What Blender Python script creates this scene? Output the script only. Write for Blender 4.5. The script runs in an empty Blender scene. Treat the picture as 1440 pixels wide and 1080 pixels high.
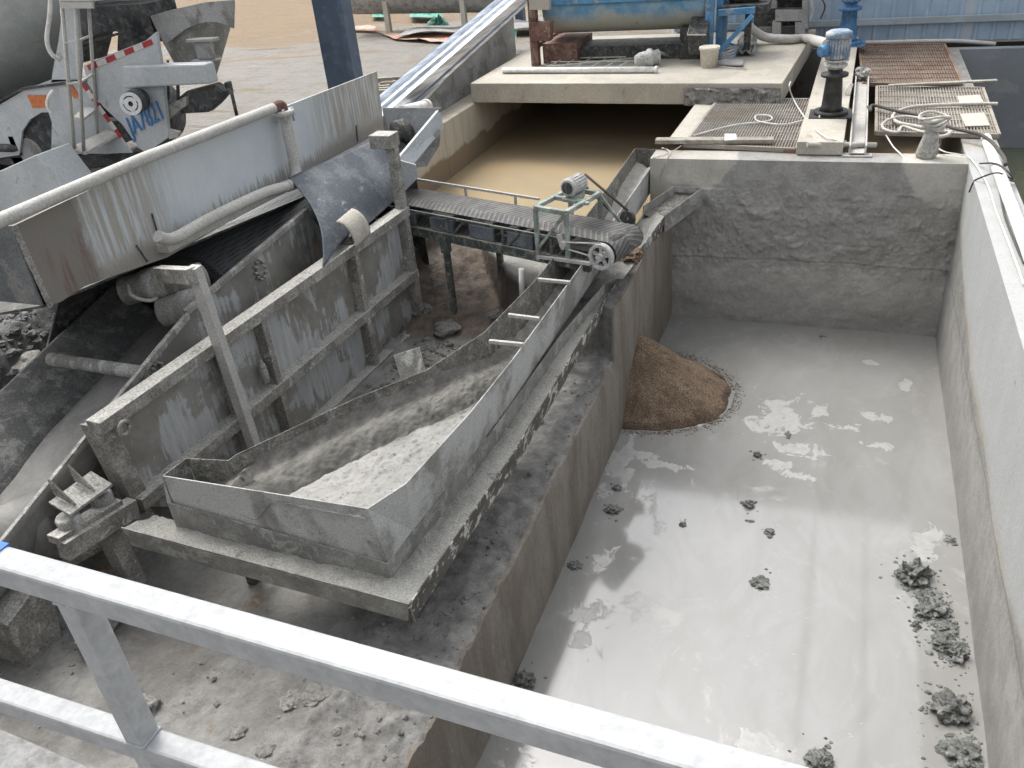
import bpy, math, random
from mathutils import Vector, Matrix, noise
R_=math.radians
sc=bpy.context.scene
# ------------------------------------------------------------------ camera
PITCH,YAW,ROLL,FOC=59.22831,23.00163,-5.6561,1177.246
CAM=Vector((0,0,3.0))
RM=(Matrix.Rotation(R_(YAW),3,'Z')@Matrix.Rotation(R_(PITCH),3,'X')@Matrix.Rotation(R_(ROLL),3,'Z'))
cd=bpy.data.cameras.new('camera'); cam=bpy.data.objects.new('camera',cd); sc.collection.objects.link(cam)
cam.matrix_world=Matrix.Translation(CAM)@RM.to_4x4()
cd.sensor_width=36; cd.lens=FOC/1440*36; cd.clip_start=0.05; cd.clip_end=2000
sc.camera=cam
# ------------------------------------------------------------------ world, sun, exposure (overcast daylight)
SUN_EL,SUN_AZ=R_(58),R_(305)      # azimuth clockwise from +Y
w=bpy.data.worlds.new("World"); sc.world=w; w.use_nodes=True
nt=w.node_tree; bg=nt.nodes['Background']; sky=nt.nodes.new('ShaderNodeTexSky'); sky.sky_type='NISHITA'
sky.sun_disc=False; sky.sun_elevation=SUN_EL; sky.sun_rotation=SUN_AZ; sky.dust_density=6; sky.air_density=1.2
hs=nt.nodes.new('ShaderNodeHueSaturation'); hs.inputs['Saturation'].default_value=0.22
nt.links.new(sky.outputs[0],hs.inputs['Color']); nt.links.new(hs.outputs[0],bg.inputs[0]); bg.inputs[1].default_value=0.15
sl=bpy.data.lights.new('sun','SUN'); sl.energy=.85; sl.angle=R_(25); sl.color=(1,.97,.93)
so=bpy.data.objects.new('sun',sl); sc.collection.objects.link(so)
sd=Vector((math.sin(SUN_AZ)*math.cos(SUN_EL),math.cos(SUN_AZ)*math.cos(SUN_EL),math.sin(SUN_EL)))
so.rotation_euler=sd.to_track_quat('Z','Y').to_euler(); so.location=sd*60
sc.view_settings.view_transform='Standard'; sc.view_settings.look='None'
sc.view_settings.exposure=1.1; sc.view_settings.gamma=1
# ------------------------------------------------------------------ pixel -> point on a real plane
def ray(u,v): return RM@Vector(((u-720)/FOC,-(v-540)/FOC,-1))
def PZ(u,v,z=0): d=ray(u,v); return CAM+d*((z-3)/d.z)
def PX(u,v,x): d=ray(u,v); return CAM+d*(x/d.x)
def PY(u,v,y): d=ray(u,v); return CAM+d*(y/d.y)
def PP(u,v,x0,y0,k):
    d=ray(u,v); t=(x0-k*y0)/(d.x-k*d.y); return CAM+d*t
def PS(u,v): return PP(u,v,-4.37,6.6,.0467)     # the side-panel plane of the separator
def proj(q):
    c=RM.transposed()@(Vector(q)-CAM); return (720+FOC*c.x/-c.z,540-FOC*c.y/-c.z)
def solve(fn,u,lo,hi):
    for _ in range(40):
        m=(lo+hi)/2
        if proj(fn(m))[0]<u: lo=m
        else: hi=m
    return lo
def n3(x,y,z=0,s=1): return noise.noise(Vector((x*s,y*s,z*s)))
def fb(x,y,z=0,s=1,o=4):
    return noise.fractal(Vector((x*s,y*s,z*s)),1.0,2.0,o)
def V(*a): return Vector(a)
def lerp(a,b,t): return a+(b-a)*t
def sstep(a,b,x):
    t=max(0,min(1,(x-a)/(b-a))); return t*t*(3-2*t)
# ------------------------------------------------------------------ materials
class NT:
    def __init__(s,name):
        s.m=bpy.data.materials.new(name); s.m.use_nodes=True; s.t=s.m.node_tree
        s.b=s.t.nodes['Principled BSDF']; s.geo=s.t.nodes.new('ShaderNodeNewGeometry')
        s.pos=s.geo.outputs['Position']
    def n(s,ty,**k):
        x=s.t.nodes.new('ShaderNode'+ty)
        for a,b in k.items(): setattr(x,a,b)
        return x
    def put(s,sock,v):
        if isinstance(v,bpy.types.NodeSocket): s.t.links.new(v,sock)
        elif isinstance(v,(tuple,list)) and sock.type=='RGBA': sock.default_value=(*v[:3],1)
        else: sock.default_value=v
    def scale(s,v,sx,sy=None,sz=None,off=(0,0,0)):
        x=s.n('Mapping'); s.put(x.inputs[0],v)
        x.inputs['Scale'].default_value=(sx,sx if sy is None else sy,sx if sz is None else sz); x.inputs['Location'].default_value=off
        return x.outputs[0]
    def noise(s,vec,sc=1,det=6,rough=.6,dist=0):
        x=s.n('TexNoise'); s.put(x.inputs['Vector'],vec); x.inputs['Scale'].default_value=sc; x.inputs['Detail'].default_value=det
        x.inputs['Roughness'].default_value=rough; x.inputs['Distortion'].default_value=dist; return x.outputs['Fac']
    def ramp(s,f,a,b,lo=0,hi=1):
        x=s.n('MapRange',interpolation_type='SMOOTHSTEP'); s.put(x.inputs[0],f); x.inputs[1].default_value=a; x.inputs[2].default_value=b
        x.inputs[3].default_value=lo; x.inputs[4].default_value=hi; return x.outputs[0]
    def mix(s,f,a,b,mode='MIX'):
        x=s.n('Mix',data_type='RGBA',blend_type=mode); s.put(x.inputs[0],f); s.put(x.inputs[6],a); s.put(x.inputs[7],b); return x.outputs[2]
    def math(s,op,a,b=0,c=0):
        x=s.n('Math',operation=op); s.put(x.inputs[0],a); s.put(x.inputs[1],b)
        if op in('MULTIPLY_ADD','SMOOTH_MAX'): s.put(x.inputs[2],c)
        return x.outputs[0]
    def xyz(s,v=None):
        x=s.n('SeparateXYZ'); s.put(x.inputs[0],v or s.pos); return x.outputs
    def curve(s,val,pts,x0,x1,y0,y1):
        mr=s.n('MapRange'); s.put(mr.inputs[0],val); mr.inputs[1].default_value=x0; mr.inputs[2].default_value=x1
        fc=s.n('FloatCurve'); s.put(fc.inputs['Value'],mr.outputs[0]); c=fc.mapping.curves[0]
        pts=sorted(((p-x0)/(x1-x0),(q-y0)/(y1-y0)) for p,q in pts)
        c.points[0].location=pts[0]; c.points[1].location=pts[-1]
        for p in pts[1:-1]: c.points.new(*p)
        fc.mapping.update()
        return s.math('MULTIPLY_ADD',fc.outputs[0],y1-y0,y0)
    def bump(s,h,st=.3,d=.01,prev=None):
        x=s.n('Bump'); s.put(x.inputs['Height'],h); x.inputs['Strength'].default_value=st; x.inputs['Distance'].default_value=d
        if prev is not None: s.put(x.inputs['Normal'],prev)
        return x.outputs[0]
    def out(s,col,rough=.8,metal=0,normal=None,spec=.4):
        s.put(s.b.inputs['Base Color'],col); s.put(s.b.inputs['Roughness'],rough); s.put(s.b.inputs['Metallic'],metal)
        s.b.inputs['Specular IOR Level'].default_value=spec
        if normal is not None: s.put(s.b.inputs['Normal'],normal)
        return s.m
def dirty(name,c1,c2,c3=None,s=2.2,lo=.42,hi=.58,streak=0,rough=.75,metal=0,bump=.35,bs=60,bd=.006,fine=.25,slo=.5,shi=.62,top=None):
    """base colour c1 with patches of c2; streaks (running down) of c3; fine grain; top = dust colour lying on upward faces"""
    k=NT(name)
    f=k.ramp(k.noise(k.pos,s,8,.65,.3),lo,hi)
    col=k.mix(f,c1,c2)
    if c3 is not None:
        if streak:
            v=k.scale(k.pos,streak,streak,streak*.1)
            g=k.ramp(k.noise(v,1,6,.6),slo,shi)
        else: g=k.ramp(k.noise(k.scale(k.pos,s*2.3,off=(3,7,1)),1,8,.7,.5),slo,shi)
        col=k.mix(g,col,c3)
    if top is not None:
        nz=k.xyz(k.geo.outputs['Normal'])[2]
        q=k.math('MULTIPLY',k.ramp(nz,.5,.85),k.ramp(k.noise(k.pos,14,6,.7),.3,.5))
        col=k.mix(q,col,top)
    gr=k.noise(k.pos,bs,5,.7)
    col=k.mix(fine,col,k.mix(k.ramp(gr,.3,.7),(0,0,0),(1,1,1)),'OVERLAY')
    h=k.noise(k.pos,bs*.35,6,.7)
    nb=k.bump(h,bump,bd); nb=k.bump(gr,bump*.6,bd*.4,nb)
    return k.out(col,rough,metal,nb)
def plain(name,c,rough=.6,metal=0,spec=.4):
    k=NT(name); gr=k.noise(k.pos,25,6,.7)
    return k.out(k.mix(.22,c,k.mix(k.ramp(gr,.3,.7),(0,0,0),(1,1,1)),'OVERLAY'),rough,metal,None,spec)
M={}
M['steel_grey']=dirty('cement_caked_steel',(.28,.275,.255),(.19,.185,.17),(.38,.38,.36),s=2.5,streak=9,rough=.8,bump=.5,bs=70,fine=.35)
k=NT('panel_steel'); o=k.xyz()
pt=k.noise(k.pos,1.5,6,.6,.4); st=k.noise(k.scale(k.pos,22,22,2.2),1,6,.65)
col=k.mix(k.ramp(k.noise(k.pos,2.2,8,.65),.38,.62),(.19,.182,.163),(.27,.262,.24))
pm=k.ramp(k.math('ADD',pt,k.math('MULTIPLY',k.math('SUBTRACT',st,.5),.34)),.50,.56)
col=k.mix(k.math('MULTIPLY',pm,.85),col,k.mix(k.ramp(st,.35,.65),(.35,.36,.36),(.46,.475,.48)))
tn=k.math('MULTIPLY',k.ramp(o[1],6.3,6.9),k.ramp(k.noise(k.scale(k.pos,1.7,1.7,1.1,off=(5,0,2)),1,6,.6,.5),.52,.60))
col=k.mix(k.math('MULTIPLY',tn,.8),col,(.42,.31,.18))
col=k.mix(.25,col,k.noise(k.pos,70,6,.7),'OVERLAY')
M['steel_panel']=k.out(col,.6,0,k.bump(k.noise(k.pos,26,7,.7),.3,.008))
M['steel_rail']=dirty('frame_rail_steel',(.31,.30,.275),(.20,.19,.17),(.45,.45,.43),s=3,rough=.85,bump=.8,bs=55,bd=.012,fine=.4,slo=.56,shi=.66,top=(.40,.39,.36))
M['pan_out']=dirty('pan_outer_steel',(.22,.215,.20),(.42,.425,.41),(.13,.127,.115),s=1.9,rough=.7,bump=.4,bs=90,slo=.60,shi=.72,lo=.40,hi=.56)
M['pan_in']=dirty('pan_inner_mortar',(.13,.125,.11),(.19,.182,.165),(.26,.255,.235),s=5,rough=.85,bump=1,bs=60,bd=.02,fine=.45)
M['lip']=dirty('trough_steel',(.19,.185,.17),(.26,.255,.235),(.33,.33,.31),s=3,rough=.75,bump=.5,bs=80)
M['splat']=dirty('splattered_steel',(.085,.08,.07),(.12,.11,.10),(.50,.49,.46),s=4,rough=.8,bump=.6,bs=70,slo=.53,shi=.57)
M['mortar']=dirty('wet_mortar',(.36,.355,.325),(.30,.295,.27),(.15,.145,.13),s=2,rough=.7,bump=1,bs=75,bd=.02,fine=.3,slo=.62,shi=.68)
M['zinc']=dirty('galvanised_steel',(.37,.38,.385),(.335,.345,.35),(.27,.275,.28),s=14,rough=.5,metal=0,bump=.06,bs=40,fine=.12,slo=.60,shi=.78)
M['paint_white']=dirty('white_painted_plate',(.55,.62,.66),(.62,.67,.70),(.36,.34,.29),s=1.2,streak=11,rough=.55,bump=.15,bs=60,slo=.6,shi=.68,fine=.12)
M['render_grey']=dirty('smooth_grey_render',(.215,.23,.25),(.19,.205,.225),(.25,.26,.27),s=.9,rough=.9,bump=.1,bs=40,fine=.08)
M['hopper_end']=dirty('hopper_end_plate',(.15,.16,.165),(.11,.115,.12),(.2,.2,.19),s=2,rough=.8,bump=.4,bs=60)
M['dark_steel']=dirty('dark_steel',(.035,.037,.036),(.07,.07,.065),(.14,.135,.12),s=6,rough=.7,bump=.3,bs=60)
M['green_steel']=dirty('green_grey_steel',(.045,.06,.055),(.09,.10,.09),(.20,.195,.17),s=7,rough=.65,bump=.3,bs=60,top=(.22,.21,.19))
M['stand']=dirty('stand_paint',(.36,.40,.36),(.22,.23,.21),(.10,.26,.19),s=6,rough=.6,bump=.3,bs=60,slo=.55,shi=.6)
M['rubber']=dirty('black_blue_rubber',(.085,.098,.118),(.15,.165,.18),(.30,.30,.28),s=3,rough=.45,bump=.2,bs=50,slo=.58,shi=.70,fine=.3)
M['belt']=dirty('belt_rubber',(.10,.10,.10),(.17,.165,.155),(.25,.24,.22),s=9,rough=.8,bump=.3,bs=80)
M['pipe_grey']=dirty('pipe_cement_dusty',(.46,.45,.425),(.41,.40,.375),(.33,.32,.30),s=4,rough=.7,bump=.3,bs=60,fine=.22,slo=.56,shi=.74)
M['pvc']=dirty('white_pvc',(.74,.74,.72),(.62,.61,.58),(.42,.40,.36),s=8,rough=.5,bump=.1,slo=.64,shi=.72,fine=.08)
M['concrete']=dirty('pale_concrete',(.47,.44,.38),(.40,.375,.325),(.25,.225,.185),s=1.2,rough=.9,bump=.35,bs=50,streak=4,slo=.62,shi=.75,fine=.18)
M['concrete_top']=dirty('dusty_concrete',(.45,.42,.36),(.38,.355,.305),(.28,.255,.215),s=1.6,rough=.9,bump=.35,bs=60,slo=.6,shi=.7,fine=.18)
M['concrete_grey']=dirty('grey_concrete',(.32,.32,.315),(.24,.24,.235),(.17,.165,.155),s=1.1,rough=.9,bump=.3,bs=45,fine=.18)
M['truck_white']=dirty('truck_paint',(.46,.485,.50),(.40,.425,.44),(.27,.265,.24),s=1.7,rough=.45,bump=.06,bs=30,slo=.58,shi=.72,fine=.1)
M['truck_dark']=dirty('truck_dark',(.03,.033,.037),(.06,.062,.065),(.12,.12,.11),s=5,rough=.7,bump=.2)
M['drum']=dirty('mixer_drum_paint',(.38,.41,.41),(.33,.36,.365),(.42,.43,.42),s=.8,rough=.55,bump=.05,bs=30,fine=.06)
M['chute']=dirty('caked_chute',(.27,.265,.25),(.34,.335,.31),(.18,.175,.165),s=3,rough=.85,bump=.7,bs=60,bd=.012)
M['blue_paint']=dirty('worn_blue_paint',(.07,.20,.36),(.10,.27,.46),(.30,.30,.26),s=2.4,rough=.6,bump=.2,bs=50,slo=.54,shi=.64)
k=NT('tank_blue_muddy'); o=k.xyz(); q=k.math('ADD',o[2],k.math('MULTIPLY',k.math('SUBTRACT',k.noise(k.pos,1.8,7,.65),.5),.7))
col=k.mix(k.ramp(q,.88,1.12),(.36,.36,.31),k.mix(k.ramp(k.noise(k.pos,4,6,.7),.4,.6),(.10,.25,.40),(.22,.34,.44)))
col=k.mix(k.ramp(k.noise(k.scale(k.pos,1.5,1.5,1.5,off=(3,3,3)),1,7,.7),.62,.68),col,(.22,.13,.08)); M['blue_tank']=k.out(k.mix(.2,col,k.noise(k.pos,30,6,.7),'OVERLAY'),.65)
M['rust']=dirty('rusty_steel',(.12,.062,.05),(.20,.12,.09),(.30,.28,.25),s=5,rough=.85,bump=.4,bs=60,slo=.55,shi=.68)
M['column']=dirty('blue_grey_column_paint',(.085,.12,.17),(.075,.105,.15),(.12,.15,.19),s=3,rough=.5,bump=.03,fine=.05)
M['fence']=dirty('blue_fence_sheet',(.36,.46,.56),(.31,.40,.50),(.44,.48,.52),s=2,streak=3,rough=.5,bump=.04,fine=.06)
M['fence_rail']=dirty('fence_rail',(.36,.41,.45),(.3,.34,.37),rough=.6,fine=.1)
M['motor_blue']=dirty('dusty_blue_motor',(.14,.22,.31),(.42,.43,.43),(.28,.30,.33),s=9,rough=.6,bump=.2)
M['motor_deep']=dirty('blue_motor',(.04,.14,.30),(.06,.2,.38),(.2,.22,.25),s=9,rough=.5,bump=.2)
M['motor_grey']=dirty('dusty_grey_motor',(.52,.52,.50),(.42,.42,.40),(.3,.3,.28),s=12,rough=.7,bump=.2)
M['pump_black']=dirty('black_cast_iron',(.022,.022,.022),(.045,.045,.043),(.25,.25,.24),s=8,rough=.5,bump=.2,slo=.66,shi=.72)
M['grate']=dirty('dusty_grate',(.35,.33,.295),(.28,.25,.21),(.22,.14,.10),s=1.3,rough=.9,bump=.5,slo=.62,shi=.72)
M['grate_rust']=dirty('rusty_grate',(.25,.18,.14),(.20,.12,.085),(.33,.30,.26),s=1.3,rough=.9,bump=.5,slo=.58,shi=.68)
M['grate_bed']=dirty('clogged_grate_bed',(.17,.155,.135),(.28,.265,.235),(.06,.06,.055),s=2.2,rough=.95,bump=.8,slo=.58,shi=.70)
M['wood']=dirty('cement_coated_plank',(.36,.345,.30),(.28,.26,.22),(.22,.19,.15),s=3,rough=.9,bump=.4)
M['orange_tarp']=dirty('orange_tarp',(.48,.22,.15),(.50,.34,.26),(.45,.40,.34),s=1.6,rough=.8,bump=.3)
M['green_tarp']=dirty('green_tarp',(.02,.20,.14),(.04,.28,.20),(.3,.33,.3),s=5,rough=.6,bump=.5,slo=.6,shi=.7)
M['orange']=plain('orange_reflector',(.50,.15,.05),.5)
M['red_tape']=plain('red_tape',(.36,.03,.04),.5)
M['white_tape']=plain('white_tape',(.55,.53,.5),.5)
M['blue_ink']=plain('blue_ink',(.05,.19,.45),.6)
M['white_rim']=plain('white_rim',(.62,.63,.63),.5)
M['cable']=plain('pale_cable',(.46,.44,.40),.8)
M['cable_dark']=plain('dark_cable',(.07,.065,.06),.8)
M['bucket']=plain('white_bucket',(.62,.58,.50),.6)
M['tape_blue']=plain('blue_tape',(.03,.17,.52),.5)
M['sack']=dirty('dusty_sack',(.42,.41,.38),(.33,.32,.29),(.22,.21,.19),s=10,rough=.95,bump=.8)
M['lamp']=plain('lamp_lens',(.45,.44,.4),.3)
M['rail_paint']=M['zinc']
# sandy yard: pale cement dust near the plant, tan earth beyond
k=NT('yard_ground'); x,y,z=k.xyz()
f=k.noise(k.scale(k.pos,.22,.5,1),1,8,.6,.6)
g=k.math('ADD',k.ramp(y,15,27,0,.45),k.ramp(x,-9.5,-16,0,.5))
g=k.math('ADD',g,k.math('MULTIPLY',k.math('SUBTRACT',f,.5),2.6))
col=k.mix(k.ramp(g,.15,.6),(.26,.25,.23),(.245,.18,.115))
col=k.mix(k.ramp(k.noise(k.scale(k.pos,.35,1.6,1,off=(4,2,0)),1,8,.7),.56,.70),col,(.17,.135,.10))
col=k.mix(k.ramp(k.noise(k.pos,2.2,9,.75),.45,.68,0,.6),col,(.19,.16,.125))
col=k.mix(.4,col,k.noise(k.pos,14,8,.75),'OVERLAY')
M['yard']=k.out(col,.95,0,k.bump(k.noise(k.pos,9,8,.7),.8,.08,k.bump(k.noise(k.scale(k.pos,.5,2.2,1),1,7,.7),.8,.25)))
# mud floor around the separator
k=NT('mud_ground'); x,y,z=k.xyz()
f=k.noise(k.pos,1.4,9,.65,.3)
col=k.mix(k.ramp(f,.36,.62),(.19,.183,.17),(.33,.325,.305))
col=k.mix(k.ramp(k.noise(k.scale(k.pos,2.1,off=(9,1,4)),1,8,.7),.58,.72),col,(.23,.165,.115))
col=k.mix(k.math('MULTIPLY',k.math('MULTIPLY',k.ramp(y,7.15,7.5),k.ramp(z,-.655,-.70)),k.math('MULTIPLY',k.ramp(x,-5.4,-5.2),k.ramp(x,-2.4,-2.6))),col,k.mix(k.ramp(k.noise(k.scale(k.pos,5,5,1.2),1,8,.7),.38,.62),(.10,.085,.07),(.21,.165,.13)))
col=k.mix(k.math('MULTIPLY',k.ramp(z,-.68,-.655),k.ramp(x,-5.3,-5.1)),col,(.36,.35,.325))
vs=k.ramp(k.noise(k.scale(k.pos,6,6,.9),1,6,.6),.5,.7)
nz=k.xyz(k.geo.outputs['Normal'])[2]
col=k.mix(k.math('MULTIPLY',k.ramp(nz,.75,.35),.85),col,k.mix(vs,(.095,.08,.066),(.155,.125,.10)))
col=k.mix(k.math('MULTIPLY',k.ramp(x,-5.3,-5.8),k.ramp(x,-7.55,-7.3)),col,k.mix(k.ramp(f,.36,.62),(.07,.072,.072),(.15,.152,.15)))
col=k.mix(k.math('MULTIPLY',k.ramp(x,-2.75,-2.55),k.ramp(y,8.8,8.3)),col,k.mix(k.ramp(k.noise(k.pos,7,8,.7),.36,.64),(.20,.195,.183),(.33,.322,.305)))
col=k.mix(.38,col,k.noise(k.pos,26,8,.75),'OVERLAY')
M['mud']=k.out(col,k.ramp(f,.4,.6,.9,.55),0,k.bump(k.noise(k.pos,60,6,.75),.6,.008,k.bump(k.noise(k.pos,8,9,.75),1,.05)))
M['clod']=dirty('wet_clod',(.13,.135,.125),(.21,.215,.205),(.07,.072,.067),s=9,rough=.75,bump=1,bs=60,bd=.02)
M['rock']=dirty('muddy_rock',(.17,.163,.148),(.24,.235,.22),(.10,.095,.085),s=7,rough=.85,bump=1,bs=50,bd=.02)
# slurry in the pit with pale scum
k=NT('slurry'); x,y,z=k.xyz()
big=k.noise(k.pos,.55,5,.5,.8)
col=k.mix(k.ramp(big,.35,.65),(.245,.242,.228),(.275,.275,.267))
sw=k.noise(k.scale(k.pos,1.5,.8,1,off=(1,4,0)),1,8,.62,2.2)
col=k.mix(k.ramp(sw,.35,.65,0,.38),col,(.20,.195,.18)); sw2=k.noise(k.scale(k.pos,2.6,1.7,1,off=(6,1,0)),1,9,.7,1.5)
col=k.mix(k.ramp(sw2,.52,.66,0,.32),col,(.31,.31,.30))
fo=[(1098,585,.26,.34),(1122,632,.16,.11),(1150,580,.08,.1),(1185,600,.16,.08),(1232,588,.16,.06),(1090,650,.14,.07),(1240,625,.16,.06),(1302,760,.09,.22),(870,655,.14,.30),(850,690,.08,.2),(905,640,.12,.06),(940,655,.2,.06),(850,790,.08,.16),(830,865,.12,.12),(815,900,.06,.08),(960,592,.30,.08),(1225,510,.08,.05),(1275,545,.05,.12),(1060,1045,.10,.06),(1120,668,.1,.06),(885,625,.05,.3)]
fld=None
for (u,v,rx,ry) in fo:
    c=PZ(u,v,-2.09); vs=k.n('VectorMath',operation='SUBTRACT'); k.put(vs.inputs[0],k.pos); vs.inputs[1].default_value=c
    vm=k.n('VectorMath',operation='MULTIPLY'); k.put(vm.inputs[0],vs.outputs[0]); vm.inputs[1].default_value=(1/rx,1/ry,0)
    ln=k.n('VectorMath',operation='LENGTH'); k.put(ln.inputs[0],vm.outputs[0]); q=k.math('SUBTRACT',1,ln.outputs['Value'])
    fld=q if fld is None else k.math('MAXIMUM',fld,q)
fn=k.noise(k.scale(k.pos,4.2,3.6,1),1,9,.68,.6)
fld=k.math('MAXIMUM',fld,-1.3)
scum=k.ramp(k.math('ADD',fld,k.math('MULTIPLY',k.math('SUBTRACT',fn,.5),7)),-.05,.28)
sc1=k.noise(k.scale(k.pos,3.6,3.0,1),1,9,.74,.5)
zone=k.noise(k.scale(k.pos,.8,.8,1,off=(2.3,5.1,0)),1,3,.5)
th=k.math('SUBTRACT',sc1,k.math('MULTIPLY',k.math('SUBTRACT',zone,.5),-.5))
scum2=k.math('MULTIPLY',k.ramp(th,.60,.70),.55)
fl=k.ramp(k.noise(k.scale(k.pos,17,17,1),1,4,.6),.67,.71)
fz=k.ramp(k.noise(k.scale(k.pos,.9,.7,1,off=(7,2,0)),1,3,.5),.42,.6)
scum2=k.math('MAXIMUM',scum2,k.math('MULTIPLY',fl,k.math('MULTIPLY',fz,.7)))
col=k.mix(scum2,col,(.34,.337,.32)); col=k.mix(scum,col,k.mix(k.ramp(k.noise(k.pos,12,6,.7),.35,.65),(.27,.268,.257),(.345,.343,.332)))
scum=k.math('MAXIMUM',scum,scum2)
k.b.inputs['IOR'].default_value=1.95
M['slurry']=k.out(col,k.math('MULTIPLY_ADD',scum,.35,.075),0,k.bump(scum,.25,.004,k.bump(k.noise(k.pos,1.5,3,.5),.03,.01)),.5)
k=NT('foam'); 
M['foam']=k.out(k.mix(k.ramp(k.noise(k.pos,14,6,.7),.4,.6),(.42,.41,.385),(.56,.555,.53)),.6,0,k.bump(k.noise(k.pos,30,6,.7),.8,.01))
k=NT('yellow_water'); x,y,z=k.xyz()
col=k.mix(k.ramp(k.noise(k.scale(k.pos,.5,.8,1),1,5,.6,1.2),.35,.65),(.40,.31,.19),(.345,.285,.19))
col=k.mix(k.ramp(k.noise(k.scale(k.pos,1.2,4,1),1,8,.7,1.5),.60,.68,0,.5),col,(.30,.25,.17))
M['ywater']=k.out(col,.16,0,k.bump(k.noise(k.pos,1.5,2,.5),.06,.01),.3)
k=NT('green_water'); M['gwater']=k.out(k.mix(k.ramp(k.noise(k.pos,1,5,.6),.4,.6),(.085,.095,.06),(.11,.11,.075)),.12,0,None,.4)
k=NT('sand'); f=k.noise(k.pos,3,8,.7); gr=k.noise(k.pos,70,4,.8)
col=k.mix(k.ramp(f,.35,.65),(.22,.155,.105),(.34,.25,.175)); zz=k.xyz()[2]; col=k.mix(k.math('MULTIPLY',k.ramp(k.math('ADD',zz,k.math('MULTIPLY',k.math('SUBTRACT',f,.5),.2)),-1.99,-2.05),.7),col,(.12,.085,.06)); col=k.mix(.55,col,k.mix(k.ramp(gr,.35,.65),(0,0,0),(1,1,1)),'OVERLAY')
M['sand']=k.out(col,.9,0,k.bump(gr,1,.03,k.bump(k.noise(k.pos,25,5,.7),.8,.03)))
# pit back wall: wet splash stain whose upper edge is a curve over x
def stained(name,axis,pts,rng,dry,dry2,wet,wet2,line=None,blend=.06):
    k=NT(name); o=k.xyz(); a=o[0] if axis=='x' else o[1]
    b=k.curve(a,pts,rng[0],rng[1],-1.6,.3)
    wob=k.math('MULTIPLY',k.math('SUBTRACT',k.noise(k.pos,2.5,7,.65),.5),.28)
    d=k.math('ADD',k.math('SUBTRACT',o[2],b),wob)
    f=k.ramp(d,-blend,blend)
    fine=k.noise(k.pos,38,6,.75)
    mid=k.noise(k.pos,4.5,9,.7,.4)
    wc=k.mix(k.ramp(mid,.35,.62),wet,wet2)
    dc=k.mix(k.ramp(k.noise(k.scale(k.pos,2.2,2.2,1.4),1,9,.7),.35,.65),dry,dry2)
    col=k.mix(f,wc,dc)
    if line: col=k.mix(k.math('MULTIPLY',k.math('MULTIPLY',k.ramp(d,-.12,-.02),k.ramp(d,.14,.02)),k.ramp(k.noise(k.pos,.8,3,.6),.42,.58)),col,line)
    jn=k.math('ABSOLUTE',k.math('ADD',k.math('ADD',o[2],1.22),k.math('MULTIPLY',k.math('SUBTRACT',k.noise(k.pos,1.2,5,.6),.5),.12)))
    col=k.mix(k.math('MULTIPLY',k.ramp(jn,.02,.004),.45),col,tuple(c*.5 for c in wet))
    sp=k.ramp(k.noise(k.pos,9,4,.6),.70,.73); col=k.mix(k.math('MULTIPLY',sp,.5),col,(.13,.125,.115))
    dr=k.math('MULTIPLY',k.ramp(k.noise(k.scale(k.pos,5,5,.35,off=(2,8,1)),1,6,.65),.56,.66),f); col=k.mix(k.math('MULTIPLY',dr,.35),col,wet2)
    low=k.ramp(o[2],-2.0,-1.3)     # tide stain just above the slurry
    col=k.mix(k.math('MULTIPLY',k.math('SUBTRACT',1,low),.5),col,tuple(c*.7 for c in wet))
    col=k.mix(.3,col,fine,'OVERLAY')
    bs=k.ramp(f,0,1,1,.25)
    bm=k.n('Bump'); k.put(bm.inputs['Height'],k.noise(k.pos,14,9,.78,.3)); k.put(bm.inputs['Strength'],k.math('MULTIPLY',bs,k.ramp(o[2],-1.5,-1.1,.35,1))); bm.inputs['Distance'].default_value=.045
    nb=k.bump(fine,.35,.006,bm.outputs[0])
    return k.out(col,k.ramp(f,0,1,.62,.85),0,nb)
M['backwall']=stained('stained_back_wall','x',[(-2.3,-.5),(-1.75,-.48),(-1.45,-.40),(-1.2,-.12),(-.95,.14),(0,.22),(.55,.12),(.75,-.18),(.9,-.38),(1.32,-.5)],(-2.3,1.4),(.47,.455,.41),(.40,.38,.33),(.33,.322,.30),(.43,.42,.395))
M['rightwall']=stained('stained_right_wall','y',[(0,-1.05),(4,-1.08),(5.2,-1.22),(6.3,-1.12),(7.3,-1.1),(8,-1.0),(8.8,-.85),(9.6,-.62),(10.1,-.3),(11,.1)],(0,11),(.37,.378,.378),(.34,.345,.342),(.25,.242,.225),(.33,.325,.31),(.34,.325,.285),.07)
k=NT('pit_left_wall'); o=k.xyz()
f=k.noise(k.scale(k.pos,3,3,.7),1,8,.65,.5)
col=k.mix(k.ramp(f,.35,.62),(.17,.145,.115),(.25,.228,.198))
col=k.mix(k.ramp(k.noise(k.scale(k.pos,9,9,3),1,8,.8),.60,.68),col,(.34,.33,.30))
col=k.mix(.35,col,k.noise(k.pos,30,7,.75),'OVERLAY')
M['leftwall']=k.out(col,.75,0,k.bump(k.noise(k.pos,10,9,.75),.8,.03))
k=NT('pool_wall'); o=k.xyz()
wl=k.math('ADD',k.math('MULTIPLY',k.math('SUBTRACT',k.noise(k.pos,1.6,5,.6),.5),.35),o[2])
col=k.mix(k.ramp(k.noise(k.scale(k.pos,6,6,1),1,6,.6),.45,.65),(.47,.43,.36),(.40,.36,.29))
col=k.mix(k.ramp(wl,-.48,-.55),col,(.24,.185,.125)); col=k.mix(.15,col,k.noise(k.pos,30,6,.7),'OVERLAY')
M['poolwall']=k.out(col,.85,0,k.bump(k.noise(k.pos,12,7,.7),.3,.01))
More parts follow.
